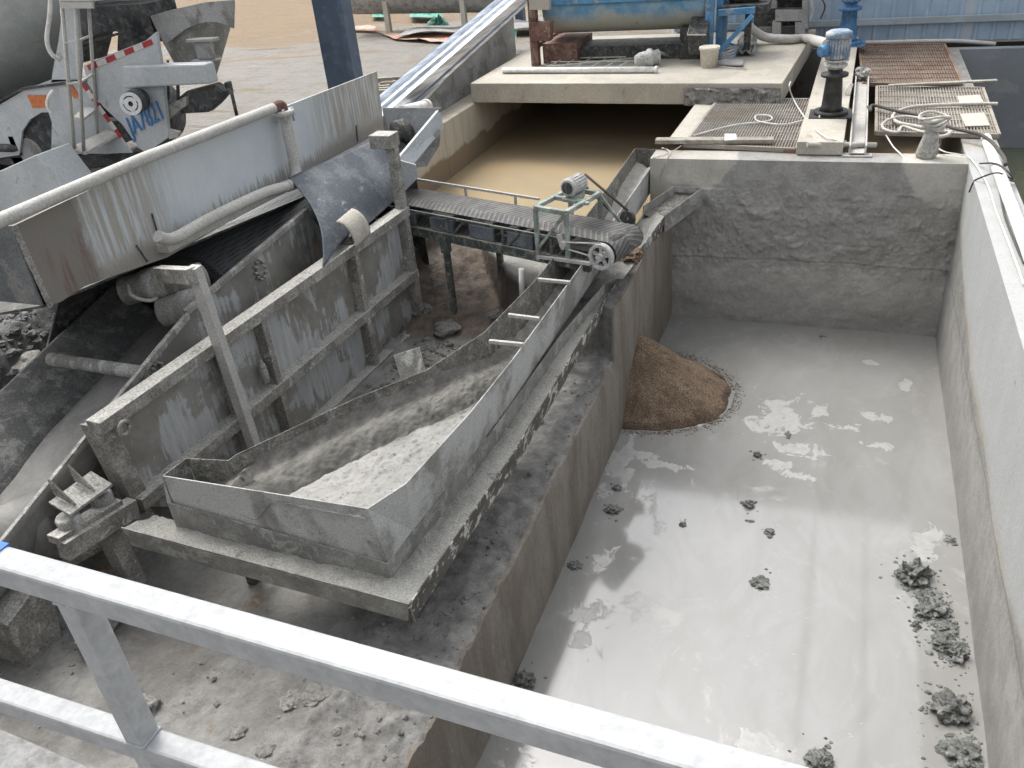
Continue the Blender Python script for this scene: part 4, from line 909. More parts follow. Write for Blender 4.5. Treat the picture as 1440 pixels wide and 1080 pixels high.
b=MB(); ring(b,e,sd_,.02,.08,.02); part('belt_wheel',b,'dark_steel',t)
b=MB(); c=cv(L-.28,.03,.012); b.v=[];
ring(b,c,V(0,0,1),.05,.075,.003,20); 
for i,v in enumerate(b.v): b.v[i]=c+(v-c)*(1+.3*fb(v.x*9,v.y*9,0,2,3))
part('mud_ring',b,'sand',t)
# mud stuck between head drum and trough
b=clodmesh(PZ(895,352,-.35)+V(-.05,0,-.06),.12,12,.6,3,.6); solo('sand_lump',b,'sand','orange brown sand clinging to the trough beside the conveyor pulley','sand lump')
# stick standing behind the upper trough
b=MB(); p=PZ(736,460,-1.0); q=PY(733,378,p.y); b.tube([q,lerp(q,p,.5)],.03,8); b.tube([lerp(q,p,.5),p],.024,8); solo('marker_stake',b,'pvc','short two-tone stake standing in the mud behind the upper trough','stake')
# ================================================================== RAILING
t=thing('guard_railing','pale square-tube guard railing crossing the foreground','railing',(-.7,.7,1.0))
zr=2.05; a=PZ(-60,758,zr); c=PZ(1200,1128,zr)
y_=.70
tp0=V(-1.55,PZ(0,778,zr).y+.003,zr-.027); tp1=V(.6,PZ(1070,1092,zr).y-.012,zr-.027)
b=MB(); b.beam(tp0,tp1,.052,.052); part('top_rail',b,'zinc',t,bevel=.006)
pc=PZ(62,812,zr); pc=V(pc.x+.012,tp0.y+(pc.x-tp0.x)*(tp1.y-tp0.y)/(tp1.x-tp0.x)+.002,zr); zl=PY(60,1008,pc.y-.025).z; lw=PZ(62,812,zr)
b=MB(); b.beam(V(-2.2,pc.y+.008,zl-.025),V(.6,pc.y-.014,zl-.025),.05,.05); part('lower_rail',b,'zinc',t,bevel=.006)
b=MB(); b.box((pc.x-.012,pc.y-.024,1.0),(pc.x+.034,pc.y+.024,zr-.055)); part('post',b,'zinc',t,bevel=.005)
b=MB(); b.box((.45,pc.y-.03,1.0),(.5,pc.y+.025,zr-.055)); part('post',b,'zinc',t,bevel=.005)
for zz_,hw_ in ((zr-.056,.026),(zl+.002,.026)):
    b=MB(); random.seed(3); cx_,cy_=pc.x+.011,pc.y
    L_=[(-.0235,-.0245),(.0235,-.0245),(.0235,.0245),(-.0235,.0245),(-.0235,-.0245)]; pp=[]
    for (a0,b0),(a1,b1) in zip(L_,L_[1:]):
        for q_ in range(10): pp.append(V(cx_+lerp(a0,a1,q_/10),cy_+lerp(b0,b1,q_/10),zz_+random.uniform(-.002,.002)))
    b.tube(pp+[pp[0]],.0035,6); part('weld_bead',b,'zinc',t)
q=PZ(-2,765,zr); b=MB(); b.beam(V(q.x-.03,tp0.y+(q.x-tp0.x)*(tp1.y-tp0.y)/(tp1.x-tp0.x),zr-.027),V(q.x+.02,tp0.y+(q.x+.05-tp0.x)*(tp1.y-tp0.y)/(tp1.x-tp0.x),zr-.027),.058,.058); part('blue_tape',b,'tape_blue',t)
b=MB(); e0=PZ(0,1023,1.0); e1=PZ(132,1080,1.0); sl_=(e1.y-e0.y)/(e1.x-e0.x)
b.slab([V(-4,e0.y+(-4-e0.x)*sl_,1.0),V(3,min(.75,e0.y+(3-e0.x)*sl_),1.0),V(3,-2,1.0),V(-4,-2,1.0)],(0,0,-.15))
b.slab([V(-4,-1.2,.85),V(3,-1.2,.85),V(3,-1.4,.85),V(-4,-1.4,.85)],(0,0,-2.2))
solo('platform',b,'concrete_grey','pale concrete platform edge below the railing at the lower left corner','platform',(0,-.5,-1.3),bevel=.01)
# ================================================================== GRATES, PLANKS, PUMPS
def grate(name,quad,z,mat,label,pitch=.034,cross=.30):
    t=thing(name,label,'grate',tuple((quad[0]+quad[2])/2),'steel grates over the basin')
    A_,B,C_,D_=[V(q.x,q.y,z) for q in quad]   # near-left, near-right, far-right, far-left
    b=MB(); n=int((B-A_).length/pitch)
    for i in range(n+1):
        u=i/n; b.beam(lerp(A_,B,u),lerp(D_,C_,u),.009,.024)
    m=int((D_-A_).length/cross)
    for j in range(m+1):
        v=j/m; b.beam(lerp(A_,D_,v)+V(0,0,.006),lerp(B,C_,v)+V(0,0,.006),.010,.014)
    part('bars',b,mat,t)
    b=MB(); b.slab([A_+V(0,0,-.012),B+V(0,0,-.012),C_+V(0,0,-.012),D_+V(0,0,-.012)],(0,0,-.006)); part('clogged_mud',b,'grate_bed',t)
    b=MB()
    for p,q in ((A_,B),(B,C_),(C_,D_),(D_,A_)): b.beam(p+V(0,0,-.01),q+V(0,0,-.01),.035,.05)
    part('edge_frame',b,mat,t)
    return t
Zg=.045
grate('steel_grate',[PZ(962,203,Zg),PZ(1119,210,Zg),PZ(1145,140,Zg),PZ(1010,140,Zg)],Zg,'grate','dusty grate on the left, between the mortar crust and the pit end wall')
grate('steel_grate',[PZ(1232,186,Zg),PZ(1405,190,Zg),PZ(1382,124,Zg),PZ(1233,122,Zg)],Zg,'grate','near right grate with cable coils and two pale bare patches on it')
grate('steel_grate',[PZ(1214,118,Zg),PZ(1352,116,Zg),PZ(1328,62,Zg),PZ(1208,63,Zg)],Zg,'grate_rust','rusty brown grate at the back right beside the fence')
b=MB(); b.slab([PZ(940,196,.03),PZ(962,203,.03),PZ(1012,138,.03),PZ(985,137,.03)],(0,0,-.02)); solo('cover_sheet',b,'concrete','pale flat sheet on the basin edge left of the left grate','sheet')
b=MB(); b.slab([PZ(1346,135,.075),PZ(1378,133,.075),PZ(1384,145,.075),PZ(1350,146,.075)],(0,0,-.012)); solo('bare_board',b,'concrete','small cream board on the near right grate, farther one','board')
b=MB(); b.slab([PZ(1350,160,.075),PZ(1384,158,.075),PZ(1392,176,.075),PZ(1358,177,.075)],(0,0,-.012)); solo('bare_board',b,'concrete','small pinkish cream board on the near right grate, nearer one','board')
b=MB(); b.beam(PZ(922,198,.09),PZ(1088,197,.09),.14,.05); solo('plank',b,'wood','long cement coated plank lying across the front of the left grate','plank',bevel=.006)
b=MB(); b.slab([PZ(1019,188,.125),PZ(1035,188,.125),PZ(1036,196,.125),PZ(1019,197,.125)],(0,0,-.012)); solo('white_block',b,'pvc','small white block lying on the long plank','block')
b=MB(); b.beam(PZ(950,203,.015),PZ(1125,214,.015)+V(0,.0,0),.05,.05); solo('angle_bar',b,'rust','rusty steel angle along the front of the left grate on the pit wall','steel bar')
b=MB(); b.beam(PZ(1250,120,.11),PZ(1402,113,.11),.09,.02); solo('thin_batten',b,'wood','thin wooden batten across the join of the two right grates','batten')
# pump base beam
b=MB(); q=[PZ(1119,206,.16),PZ(1186,206,.16),PZ(1192,168,.16),PZ(1140,168,.16)]
b.slab([V(q[0].x,10.22,.16),V(q[1].x,10.22,.16),V(.1,16.9,.16),V(-.42,16.9,.16)],(0,0,-.15))
solo('pump_beam',b,'concrete_top','pale steel box beam carrying the vertical pump above the basin','beam',bevel=.008)
def vpump(base,h,motor,body,label,name='vertical_pump'):
    t=thing(name,label,'pump',tuple(base)); B=Vector(base); s=h/1.0
    b=MB(); b.lathe(B,B+V(0,0,.05*s),[(0,.21*s),(1,.21*s)],28); b.box(B+V(-.26*s,-.22*s,-.012),B+V(.26*s,.22*s,.006)); part('base_flange',b,body,t)
    b=MB(); b.lathe(B+V(0,0,.05*s),B+V(0,0,.56*s),[(0,.15*s),(.1,.125*s),(.8,.10*s),(.81,.13*s),(.83,.165*s),(.9,.165*s),(.91,.09*s),(1,.09*s)],24); part('column',b,body,t)
    b=MB(); b.lathe(B+V(0,0,.56*s),B+V(0,0,.68*s),[(0,.09*s),(.3,.14*s),(.5,.14*s),(.55,.11*s),(.8,.11*s),(.82,.15*s),(1,.15*s)],24); part('coupling',b,'motor_grey' if body!='motor_deep' else body,t)
    b=MB(); c=B+V(0,0,.68*s); b.lathe(c,c+V(0,0,.34*s),[(0,.12*s),(.05,.145*s),(.75,.145*s),(.78,.16*s),(.93,.155*s),(1,.11*s)],28)
    for i in range(26):
        a=2*math.pi*i/26; e=V(math.cos(a),math.sin(a),0); b.beam(c+V(0,0,.02)+e*.15*s,c+V(0,0,.24*s)+e*.15*s,.007*s,.026*s,e.cross(V(0,0,1)))
    m_=part('motor',b,motor,t)
    b=MB(); b.lathe(c+V(-.12*s,-.10*s,.12*s),c+V(-.20*s,-.17*s,.12*s),[(0,.07*s),(.8,.075*s),(1,.06*s)],14); part('terminal_box',b,'motor_deep',m_)
    return t
pb_=PZ(1168,160,.17); vpump(pb_,.97,'motor_blue','pump_black','black vertical slurry pump with dusty pale blue motor on the pale beam')
pq=PY(1188,62,15.9); pq.z=.17; pq=PZ(1188,62,.17); vpump(PZ(1190,62,.17),1.15,'motor_deep','motor_deep','deep blue vertical pump standing behind the black one near the fence')
# channel steel lying along y
b=MB(); a=PZ(1206,212,.07); c=PZ(1212,112,.07)
for s in (-.085,.085): b.beam(a+V(s,0,0),c+V(s,0,0),.018,.12)
b.beam(a+V(0,0,-.03),c+V(0,0,-.03),.15,.012); b.box(a+V(-.16,-.03,-.065),a+V(.16,.1,-.05))
solo('steel_channel',b,'pipe_grey','dirty steel channel lying from the pit end wall to the basin between pump and grate','steel channel',bevel=.003)
b=clodmesh(PZ(1212,108,.1)+V(0,0,.05),.10,31,.9,3,.6); solo('rag',b,'sack','crumpled pale rag on the far end of the steel channel','rag')
b=MB(); b.tube([PZ(1135,203,.14),PZ(1232,204,.06)],.03,10); solo('cross_tube',b,'pipe_grey','short pale tube crossing under the steel channel','tube')
# sack with rope on the pit end wall
b=MB(); s0_=PZ(1302,222,.0)
b.lathe(s0_+V(0,.02,0),s0_+V(.03,.02,.42),[(0,.13),(.1,.15),(.3,.14),(.55,.115),(.8,.09),(.9,.12),(1,.13)],26)
for i,v in enumerate(b.v):
    q=v-s0_; f=1+.22*fb(q.x*4,q.y*4,q.z*2,3,4); b.v[i]=s0_+V(q.x*f*.72,q.y*f*.62,q.z)
solo('sack',b,'sack','crumpled grey sack tied with rope, standing on the end wall near its right corner','sack')
b=MB(); random.seed(5)
for i in range(5):
    c=s0_+V(.02,.02,.33+.03*i); r=.11+.012*i
    b.tube([c+V(math.cos(a)*r,math.sin(a)*r*.8,.02*math.sin(a*2+i)) for a in [j*math.pi/8 for j in range(17)]],.014,8)
solo('rope_coil',b,'cable','bundle of pale rope wound round the top of the grey sack','rope')
# cables
def cable(pts,r,mat,label,n=10,nm='cable'):
    b=MB(); b.tube(smoothpath(pts,n),r,8); return solo(nm,b,mat,label,'cable')
zc=.10
cable([PZ(u,v,zc) for u,v in ((1403,146),(1370,146),(1310,148),(1275,152),(1256,162),(1262,172),(1290,178),(1320,184),(1336,186),(1325,192),(1300,190))],.022,'cable','thick grey hose curling over the near right grate')
cable([PZ(u,v,zc+.02) for u,v in ((1240,176),(1250,168),(1275,164),(1310,170),(1322,180),(1300,186),(1270,178),(1262,186),(1244,182),(1240,176))],.018,'cable','looped grey hose lying left of the sack on the near right grate')
cable([PZ(u,v,zc+.03) for u,v in ((1221,150),(1224,156),(1228,148),(1260,156),(1300,164),(1340,180),(1380,190),(1400,206),(1412,222),(1414,232))],.02,'cable_dark','dark cable crossing the near right grate and dropping onto the white pipe')
cable([PZ(1246,190,.06),PZ(1256,206,.05),PZ(1266,216,.02),PZ(1274,226,.0)],.008,'pvc','thin white cord hanging over the front edge of the near right grate')
cable([PZ(1318,208,.05),PZ(1330,214,.04),PZ(1352,218,.03),PZ(1366,224,.02),PZ(1388,258,.03),PZ(1402,300,.03),PZ(1420,345,.03),PZ(1440,400,.03)],.008,'pvc','thin white cord running from the sack along the top of the right wall')
cable([PZ(1378,230,.03),PZ(1400,230,.13),PZ(1416,240,.13),PZ(1426,254,.05),PZ(1418,254,.1),PZ(1408,262,.03)],.009,'cable_dark','dark wire tied round the white pipe, upper loop')
cable([PX(1363,270,1.30),PX(1368,258,1.31),PZ(1374,252,.02),PZ(1403,243,.14),PZ(1426,254,.03)],.009,'cable_dark','dark wire hanging over the right wall with a frayed end')
cable([PZ(1405,262,.03),PZ(1412,300,.02),PZ(1425,335,.02),PZ(1440,370,.02)],.01,'cable_dark','dark cable lying beside the white pipe on the right wall')
cable([PZ(1112,115,.33),PZ(1110,122,.30),PZ(1116,140,.09),PZ(1133,167,.09),PZ(1150,185,.18),PZ(1170,196,.18),PZ(1190,199,.1)],.009,'pvc','thin white cord from the slab edge over the grate to the pump beam')
cable([PZ(976,190,.08),PZ(1030,176,.08),PZ(1080,170,.08),PZ(1083,163,.08),PZ(1064,162,.08),PZ(1066,170,.08),PZ(1100,175,.08),PZ(1130,169,.09)],.009,'pvc','thin white cord with a loop lying on the left grate')
cable([PY(1169,60,12.0),PY(1171,85,11.9),PY(1162,135,11.95),PZ(1152,165,.18)],.009,'pvc','white cord hanging down along the black pump')
for i,(du,l_) in enumerate(((0,'first'),(6,'second'),(12,'third'))):
    cable([PY(1196+du*.3,118,12.6),PY(1190+du*.5,130,12.5),PY(1188+du*.4,148,12.4),PZ(1196+du*.4,160,.1)],.008,'cable','thin grey wire hanging between pump and steel channel, %s from the left'%l_)
cable([PZ(1130,0,.0)]*0 or [PY(1140,0,17.1),PY(1143,15,17.1),PY(1139,28,17.1)],.012,'pvc','white wire hanging on the blue fence')
cable([PY(1155,-4,17.1),PY(1160,10,17.1),PY(1154,26,17.1)],.012,'cable_dark','dark wire hanging on the blue fence')
cable([PX(931,208,-2.14),PY(942,215,9.985),PY(930,240,9.985),PY(924,262,9.985)],.008,'cable','thin cord hanging down the left corner of the pit end wall')
cable([PZ(915,200,.31)]*0 or [PZ(958,205,.05),PZ(940,216,.02),PZ(918,222,.01)],.006,'cable','thin cord lying on the left end of the end wall')
# white pipe along the right wall
b=MB(); p=PZ(1390,203,.07); q=PZ(1440,336,.07); d=(q-p).normalized(); b.tube([p+V(0,.25,0),p+V(0,0,0),q,q+d*6],.055,18); solo('white_pipe',b,'pvc','white plastic pipe lying along the top of the right pit wall','pipe')
# ================================================================== THINGS ON THE SLAB
ZS=.31
t=thing('sand_washer','worn blue spiral sand washer with rounded tank and rusty end frame on the slab','machine',(-3.4,14.7,ZS))
a=PY(778,36,14.75); c=PY(1004,36,14.9); r=.60
za=1.25
def tank(u,v):
    th=math.pi*(v)  ; x=lerp(-4.85,-2.2,u); y=14.85
    return (x,y-math.cos(th)*r,za-math.sin(th)*r*.88)
b=MB(); b.grid(tank,24,20); 
for x in (-4.85,-2.2): b.add([(x,14.85-math.cos(math.pi*i/16)*r,za-math.sin(math.pi*i/16)*r*.88) for i in range(17)],[list(range(17))])
part('tank',b,'blue_tank',t,solid=.012)
b=MB(); b.beam((-4.85,14.22,1.28),(-2.2,14.22,1.28),.07,.09); b.beam((-4.85,15.48,1.28),(-2.2,15.48,1.28),.07,.09); part('rim_rail',b,'blue_paint',t,bevel=.004)
b=MB(); b.beam((-4.9,14.25,1.38),(-2.2,14.3,1.42),.06,.05); part('top_rail',b,'rust',t,bevel=.004)
b=MB(); b.box((-5.05,14.1,ZS),(-4.92,14.24,1.55)); b.box((-5.05,15.4,ZS),(-4.92,15.54,1.55)); b.beam((-4.98,14.2,.62),(-4.98,15.5,.62),.1,.08); b.slab([PY(747,32,14.05),PY(773,32,14.05),PY(773,58,14.05),PY(747,58,14.05)],(0,.2,0)); b.box((-4.9,14.3,ZS),(-4.3,15.3,ZS+.32)); part('rusty_end_frame',b,'rust',t,bevel=.006)
b=MB(); b.slab([PY(744,-30,14.04),PY(772,-30,14.04),PY(772,14,14.04),PY(744,14,14.04)],(0,.12,0)); part('guard_plate',b,'concrete',t,bevel=.004)
b=MB(); p=PZ(1003,76,ZS); b.box((p.x-.07,14.25,ZS),(p.x+.06,14.36,2.2)); b.box((p.x+.07,14.5,ZS),(p.x+.16,15.2,1.3)); part('blue_post',b,'blue_paint',t,bevel=.004)
b=MB(); b.beam(PY(1010,74,14.3),PY(1058,22,14.3),.09,.07); b.beam(PY(1010,18,14.4),PY(1062,14,14.4),.09,.09); part('diagonal_brace',b,'blue_paint',t,bevel=.004)
b=MB(); b.box((p.x+.1,14.45,.95),(p.x+.85,15.1,1.08)); b.box((p.x+.5,14.6,ZS),(p.x+.6,14.7,.95)); b.lathe((p.x+.2,14.8,1.25),(p.x+.75,14.8,1.25),[(0,.12),(.1,.18),(.8,.18),(1,.12)],20); part('drive_unit',b,'dark_steel',t,bevel=.004)
b=MB(); b.slab([PY(967,48,13.95),PY(993,48,13.95),PY(993,77,13.95),PY(968,77,13.95)],(0,.5,.25)); part('outlet_box',b,'dark_steel',t,bevel=.003)
b=MB(); b.slab([PY(966,50,13.94),PY(970,35,14.3),PY(995,32,14.3),PY(993,50,13.94)],(0,0,.015)); part('outlet_cover',b,'concrete',t)
b=MB(); b.box((-4.3,14.5,ZS),(-2.5,15.2,ZS+.22)); b.box((-2.6,14.4,ZS),(-2.3,15.3,.8)); part('cradle',b,'dark_steel',t,bevel=.006)
b=MB(); p,q=PZ(707,99,ZS+.05),PZ(924,98,ZS+.05); b.tube([p,q],.045,14); b.tube([q-(q-p)*.012,q+(q-p)*.003],.055,14); solo('long_pipe',b,'pvc','long pale pipe lying along the front of the slab before the blue washer','pipe')
t=thing('rod_ladder','flat welded rod rack lying on the slab behind the long pipe','rack',tuple(PZ(830,92,ZS)))
b=MB(); pts=[((770,94),(905,80)),((775,87),(900,86)),((790,82),(880,80))]
for a_,c_ in pts: b.tube([PZ(*a_,ZS+.04),PZ(*c_,ZS+.07)],.012,6)
for u in (782,800,820,842,862,880): b.tube([PZ(u-10,94,ZS+.05),PZ(u+12,81,ZS+.06)],.010,6)
part('rods',b,'cable',t)
b=MB(); p=PZ(893,84,ZS+.13); q=PZ(926,80,ZS+.13); b.lathe(p,q,[(0,.06),(.2,.10),(.5,.11),(.55,.14),(.7,.14),(.72,.10),(1,.12)],18); b.tube([PZ(922,72,ZS+.18),PZ(940,78,ZS+.05)],.025,8); solo('old_pump',b,'motor_grey','cement-covered old pump body lying on the slab right of the rod rack','pump')
t=thing('bucket','white plastic bucket standing on the slab below the blue post','bucket',tuple(PZ(997,95,ZS)))
c=PZ(997,94,ZS); b=MB(); b.lathe(c,c+V(0,0,.30),[(0,.125),(.86,.145),(.87,.16),(.95,.16),(1,.155)],24); part('body',b,'bucket',t)
b=MB(); ring(b,c+V(0,0,.302),V(0,0,1),.0,.135,.002,24); part('contents',b,'dark_steel',t)
b=MB()
c=PZ(1019,82,ZS)
for i in range(5): b.tube([c+V(math.cos(a_)*(.16+.01*i),math.sin(a_)*(.15),.03+.035*i+.02*math.sin(a_*3+i)) for a_ in [j*math.pi/8 for j in range(17)]],.02,8)
solo('hose_coil',b,'motor_blue','blue hose coiled on the slab beside the white bucket','hose')
b=MB(); b.slab([PZ(1008,92,ZS+.02),PZ(1045,93,ZS+.02),PZ(1046,84,ZS+.02),PZ(1015,84,ZS+.02)],(0,0,.02)); solo('flat_board',b,'concrete_grey','thin grey board lying under the blue hose coil','board')
b=MB(); b.tube([PZ(1008,93,ZS+.02),PZ(1050,97,ZS+.02)],.008,6); solo('thin_rod',b,'cable','thin rod lying on the slab right of the bucket','rod')
def cf(u,v):
    p=lerp(lerp(PZ(1030,80,ZS),PZ(1062,80,ZS),u),lerp(PZ(1040,62,ZS),PZ(1065,60,ZS),u),v); return (p.x,p.y,ZS+.04+.12*abs(fb(u*3,v*3,1,1.2,4))+.06*v)
b=MB(); b.grid(cf,20,20,False); solo('crumpled_sheet',b,'concrete_grey','crumpled grey sheet lying behind the blue hose coil','sheet',solid=.006)
b=MB(); b.tube(smoothpath([PY(1052,36,15.2),PZ(1075,52,ZS+.12),PZ(1110,55,ZS+.08),PZ(1135,54,ZS+.08),PY(1150,58,13.6),PY(1164,62,12.6)]),.07,14); solo('suction_hose',b,'pipe_grey','thick grey hose sagging from the blue washer to the black pump','hose')
# equipment frame behind
t=thing('machine_frame','grey steel machine frame with open bays standing behind the slab before the fence','frame',tuple(PY(1110,60,16.2)))
b=MB(); yb=16.3
for u0,v0,u1,v1 in ((1092,-20,1132,-4),(1090,14,1134,30),(1086,31,1098,60),(1118,31,1132,60),(1075,-20,1092,12),(1128,-20,1136,40)):
    b.slab([PY(u0,v0,yb),PY(u1,v0,yb),PY(u1,v1,yb),PY(u0,v1,yb)],(0,.3,0))
part('housing',b,'concrete_grey',t,bevel=.008)
b=MB(); b.slab([PY(1060,-20,yb+.35),PY(1134,-20,yb+.35),PY(1134,44,yb+.35),PY(1060,44,yb+.35)],(0,.05,0)); part('dark_rear',b,'dark_steel',t)
b=MB(); b.beam((-1.6,16.75,.36),(-.75,16.75,.36),.3,.12); part('base_beam',b,'concrete_grey',t,bevel=.006)
# ================================================================== FAR YARD
yb=21.5
p0=PZ(500,30,0); 
t=thing('steel_tank','long rusty grey steel tank on two legs in the yard behind the purlin','tank',(-8,20.5,0))
a,c=PY(495,4,20.5),PY(700,0,20.5)
b=MB(); b.lathe(a+V(0,0,.35),c+V(0,0,.35),[(0,.4),(.03,.62),(.97,.62),(1,.4)],32); part('shell',b,'chute',t)
for u in (541,650):
    b=MB(); q=PY(u,0,20.0); b.beam(q+V(0,0,.1),V(q.x,q.y,0),.12,.12,(1,0,0)); part('leg',b,'concrete',t)
b=MB(); a=PZ(545,45,.05); 
def sh(u,v):
    x=lerp(-10.2,-6.2,u); y=lerp(19.0,20.1,v); return (x,y,.10+.16*math.sin(u*3.1)*.5+.05*math.sin(u*9+v*2)+.03*fb(x,y,0,2,3))
b.grid(sh,40,10); solo('roof_sheet',b,'concrete_grey','bent grey metal sheet lying under the rusty steel tank','sheet',solid=.01)
def tp(q,zz,seed):
    def f(u,v):
        p=lerp(lerp(PZ(*q[0],zz),PZ(*q[1],zz),u),lerp(PZ(*q[3],zz),PZ(*q[2],zz),u),v); return (p.x,p.y,zz+.05*fb(p.x,p.y,seed,1.3,4)+.02)
    return f
b=MB(); b.grid(tp([(555,55),(655,62),(660,50),(530,46)],.05,3),30,14); solo('orange_tarp',b,'orange_tarp','faded orange tarpaulin spread on the pale ground before the steel tank','tarpaulin',solid=.004)
b=MB(); b.grid(tp([(492,42),(530,44),(528,38),(490,38)],.05,8),20,10); solo('orange_tarp',b,'orange_tarp','smaller orange tarpaulin left of the large one beside the blue column','tarpaulin',solid=.004)
for i,(q,l) in enumerate(((( (576,24),(622,24),(620,17),(576,17)),'crumpled green tarpaulin bundle under the middle of the steel tank'),(((600,36),(632,36),(630,30),(602,30)),'small green tarpaulin scrap on the bent sheet'),(((523,24),(540,24),(540,16),(523,16)),'green bundle left of the first tank leg'),(((716,70),(728,72),(728,62),(718,62)),'green scrap on the slab beside the grey wall'))):
    b=MB(); b.grid(lambda u,v,q=q:tuple(lerp(lerp(PZ(*q[0],.1),PZ(*q[1],.1),u),lerp(PZ(*q[3],.1),PZ(*q[2],.1),u),v)+V(0,0,.15*math.sin(u*3.14)*math.sin(v*3.14)*(1+fb(u*4,v*4,i,2,4))+(.25 if i==3 else 0))),16,10,False); solo('green_tarp',b,'green_tarp',l,'tarpaulin')
# blue column
cx,cy=-6.95,11.05
t=PY(490,112,11.0); 
b=MB(); c=(PY(443,0,11)+PY(478,0,11))/2; cxx=c.x; wdt=.17
cc=V(-6.83,11.0,0)
u0,u1=PY(449,60,11.0),PY(487,60,11.0); cc=V((u0.x+u1.x)/2,11.15,0); hw=(u1.x-u0.x)/2
b.slab([(cc.x-hw,11,-.1),(cc.x+hw*.72,11,-.1),(cc.x+hw*.72,11,7.0),(cc.x-hw,11,7.0)],(0,.012,0)); b.slab([(cc.x-hw,11.3,-.1),(cc.x+hw,11.3,-.1),(cc.x+hw,11.3,7.0),(cc.x-hw,11.3,7.0)],(0,.012,0)); b.box((cc.x-.008,11.012,-.1),(cc.x+.008,11.3,7.0)); b.slab([(cc.x+hw*.55,11.0,-.1),(cc.x+hw,11.05,-.1),(cc.x+hw,11.05,7.0),(cc.x+hw*.55,11.0,7.0)],(0,.25,0))
solo('steel_column',b,'column','tall blue-grey steel column rising behind the white inlet plate','column',(cc.x,11.15,0),bevel=.004)
# pallet-like bricks beside the wall foot
b=MB(); random.seed(8)
for i in range(7):
    p=PZ(540+random.uniform(-4,14),112+random.uniform(-6,18),.04); b.beam(p+V(-.12,-.03,0),p+V(.12,.05,0),.08,.07)
solo('timber_scraps',b,'wood','small stack of grey timber scraps between inlet plate and purlin','timber')
# ================================================================== MIXER TRUCK
TY=8.0
def T(u,v,dy=0): return PY(u,v,TY+dy)
t=thing('mixer_truck','white and grey concrete mixer truck backed up, tail panel marked with blue numbers','truck',(-10.5,9.2,0))
b=MB(); d0=V(-13.6,9.35,1.35); d1=V(-7.75,9.35,3.45)
b.lathe(d0,d1,[(0,.5),(.04,.85),(.2,1.15),(.42,1.22),(.6,1.12),(.74,.92),(.86,.70),(.95,.55),(1,.52)],64); part('drum',b,'drum',t)
b=MB(); b.lathe(lerp(d0,d1,.80),lerp(d0,d1,.84),[(0,.80),(.1,.84),(.9,.84),(1,.76)],48); part('roller_ring',b,'truck_dark',t)
arch=[T(-60,250),T(-60,175),T(0,147),T(35,126),T(72,112),T(122,112),T(128,140),T(185,215),T(72,217),T(73,172),T(68,158),T(58,158),T(42,168),T(31,185),T(27,218),T(0,222),T(-60,226)][1:]
b=MB(); b.slab(arch,(0,.03,0)); part('mudguard',b,'truck_white',t)
b=MB(); b.beam(T(-60,175,.03),T(35,124,.03),.12,.03); b.beam(T(35,124,.03),T(128,111,.03),.12,.03); part('mudguard_edge',b,'truck_dark',t)
b=MB(); b.slab([T(38,134,-.012),T(64,134,-.012),T(64,151,-.012),T(46,152,-.012)],(0,.01,0)); part('orange_marker',b,'orange',t); b=MB(); b.slab([T(92,120,-.012),T(101,120,-.012),T(113,138,-.012),T(104,138,-.012)],(0,.01,0)); part('orange_marker',b,'orange',t)
tp_=[T(118,93,-.03),T(133,85,-.03),T(205,57,-.03),T(219,45,-.03),T(226,90,-.03),T(237,193,-.03),T(206,215,-.03),T(195,208,-.03),T(172,175,-.03),T(145,150,-.03),T(122,115,-.03)]
b=MB(); b.slab(tp_,(0,.05,0)); tail=part('tail_panel',b,'truck_white',t)
def tape(p,q,n,w,nm):
    for i in range(n):
        if 1:
            par=i%2; b=MB()
            a=lerp(V(*p),V(*q),i/n); c=lerp(V(*p),V(*q),(i+1)/n); d=(V(*q)-V(*p)).normalized(); nn=V(-d.y,d.x)*w
            b.slab([T(a.x,a.y,-.038),T(c.x,c.y,-.038),T(c.x+nn.x,c.y+nn.y,-.038),T(a.x+nn.x,a.y+nn.y,-.038)],(0,.005,0))
            part('reflector_tape',b,'red_tape' if par==0 else 'white_tape',tail,label='red reflective block' if par==0 else 'white reflective block')
tape((122,92),(212,55),7,8,''); tape((117,115),(172,192),7,5,'')
# digits
fc=bpy.data.curves.new('n','FONT'); fc.body='JA7821'; fc.size=1; fc.extrude=.004; fc.offset=.004; fc.shear=.1
fo_=bpy.data.objects.new('n',fc); sc.collection.objects.link(fo_); bpy.context.view_layer.update()
me=bpy.data.meshes.new_from_object(fo_.evaluated_get(bpy.context.evaluated_depsgraph_get())); sc.collection.objects.unlink(fo_); bpy.data.objects.remove(fo_)
p,q=T(184,192,-.045),T(231,166,-.045); xs_=[v.co.x for v in me.vertices]; ww=max(xs_)-min(xs_); hh=T(229,142,-.045).z-T(230,167,-.045).z
ex=(q-p)/ww; b=MB(); hgt=max(v.co.y for v in me.vertices); up_=V(-.04,0,hh)/hgt
b.add([p+ex*(v.co.x-min(xs_))+up_*v.co.y+V(0,-1,0)*v.co.z for v in me.vertices],[list(f.vertices) for f in me.polygons]); part('number_mark',b,'blue_ink',tail)
b=MB(); aa,ab=T(172,93,-.12),T(300,88,-.12); ab=T(288,90,-.12); b.slab([aa,ab,T(296,118,-.12),T(173,125,-.12)],(0,.16,0)); part('chute_arm',b,'truck_white',t,bevel=.02)
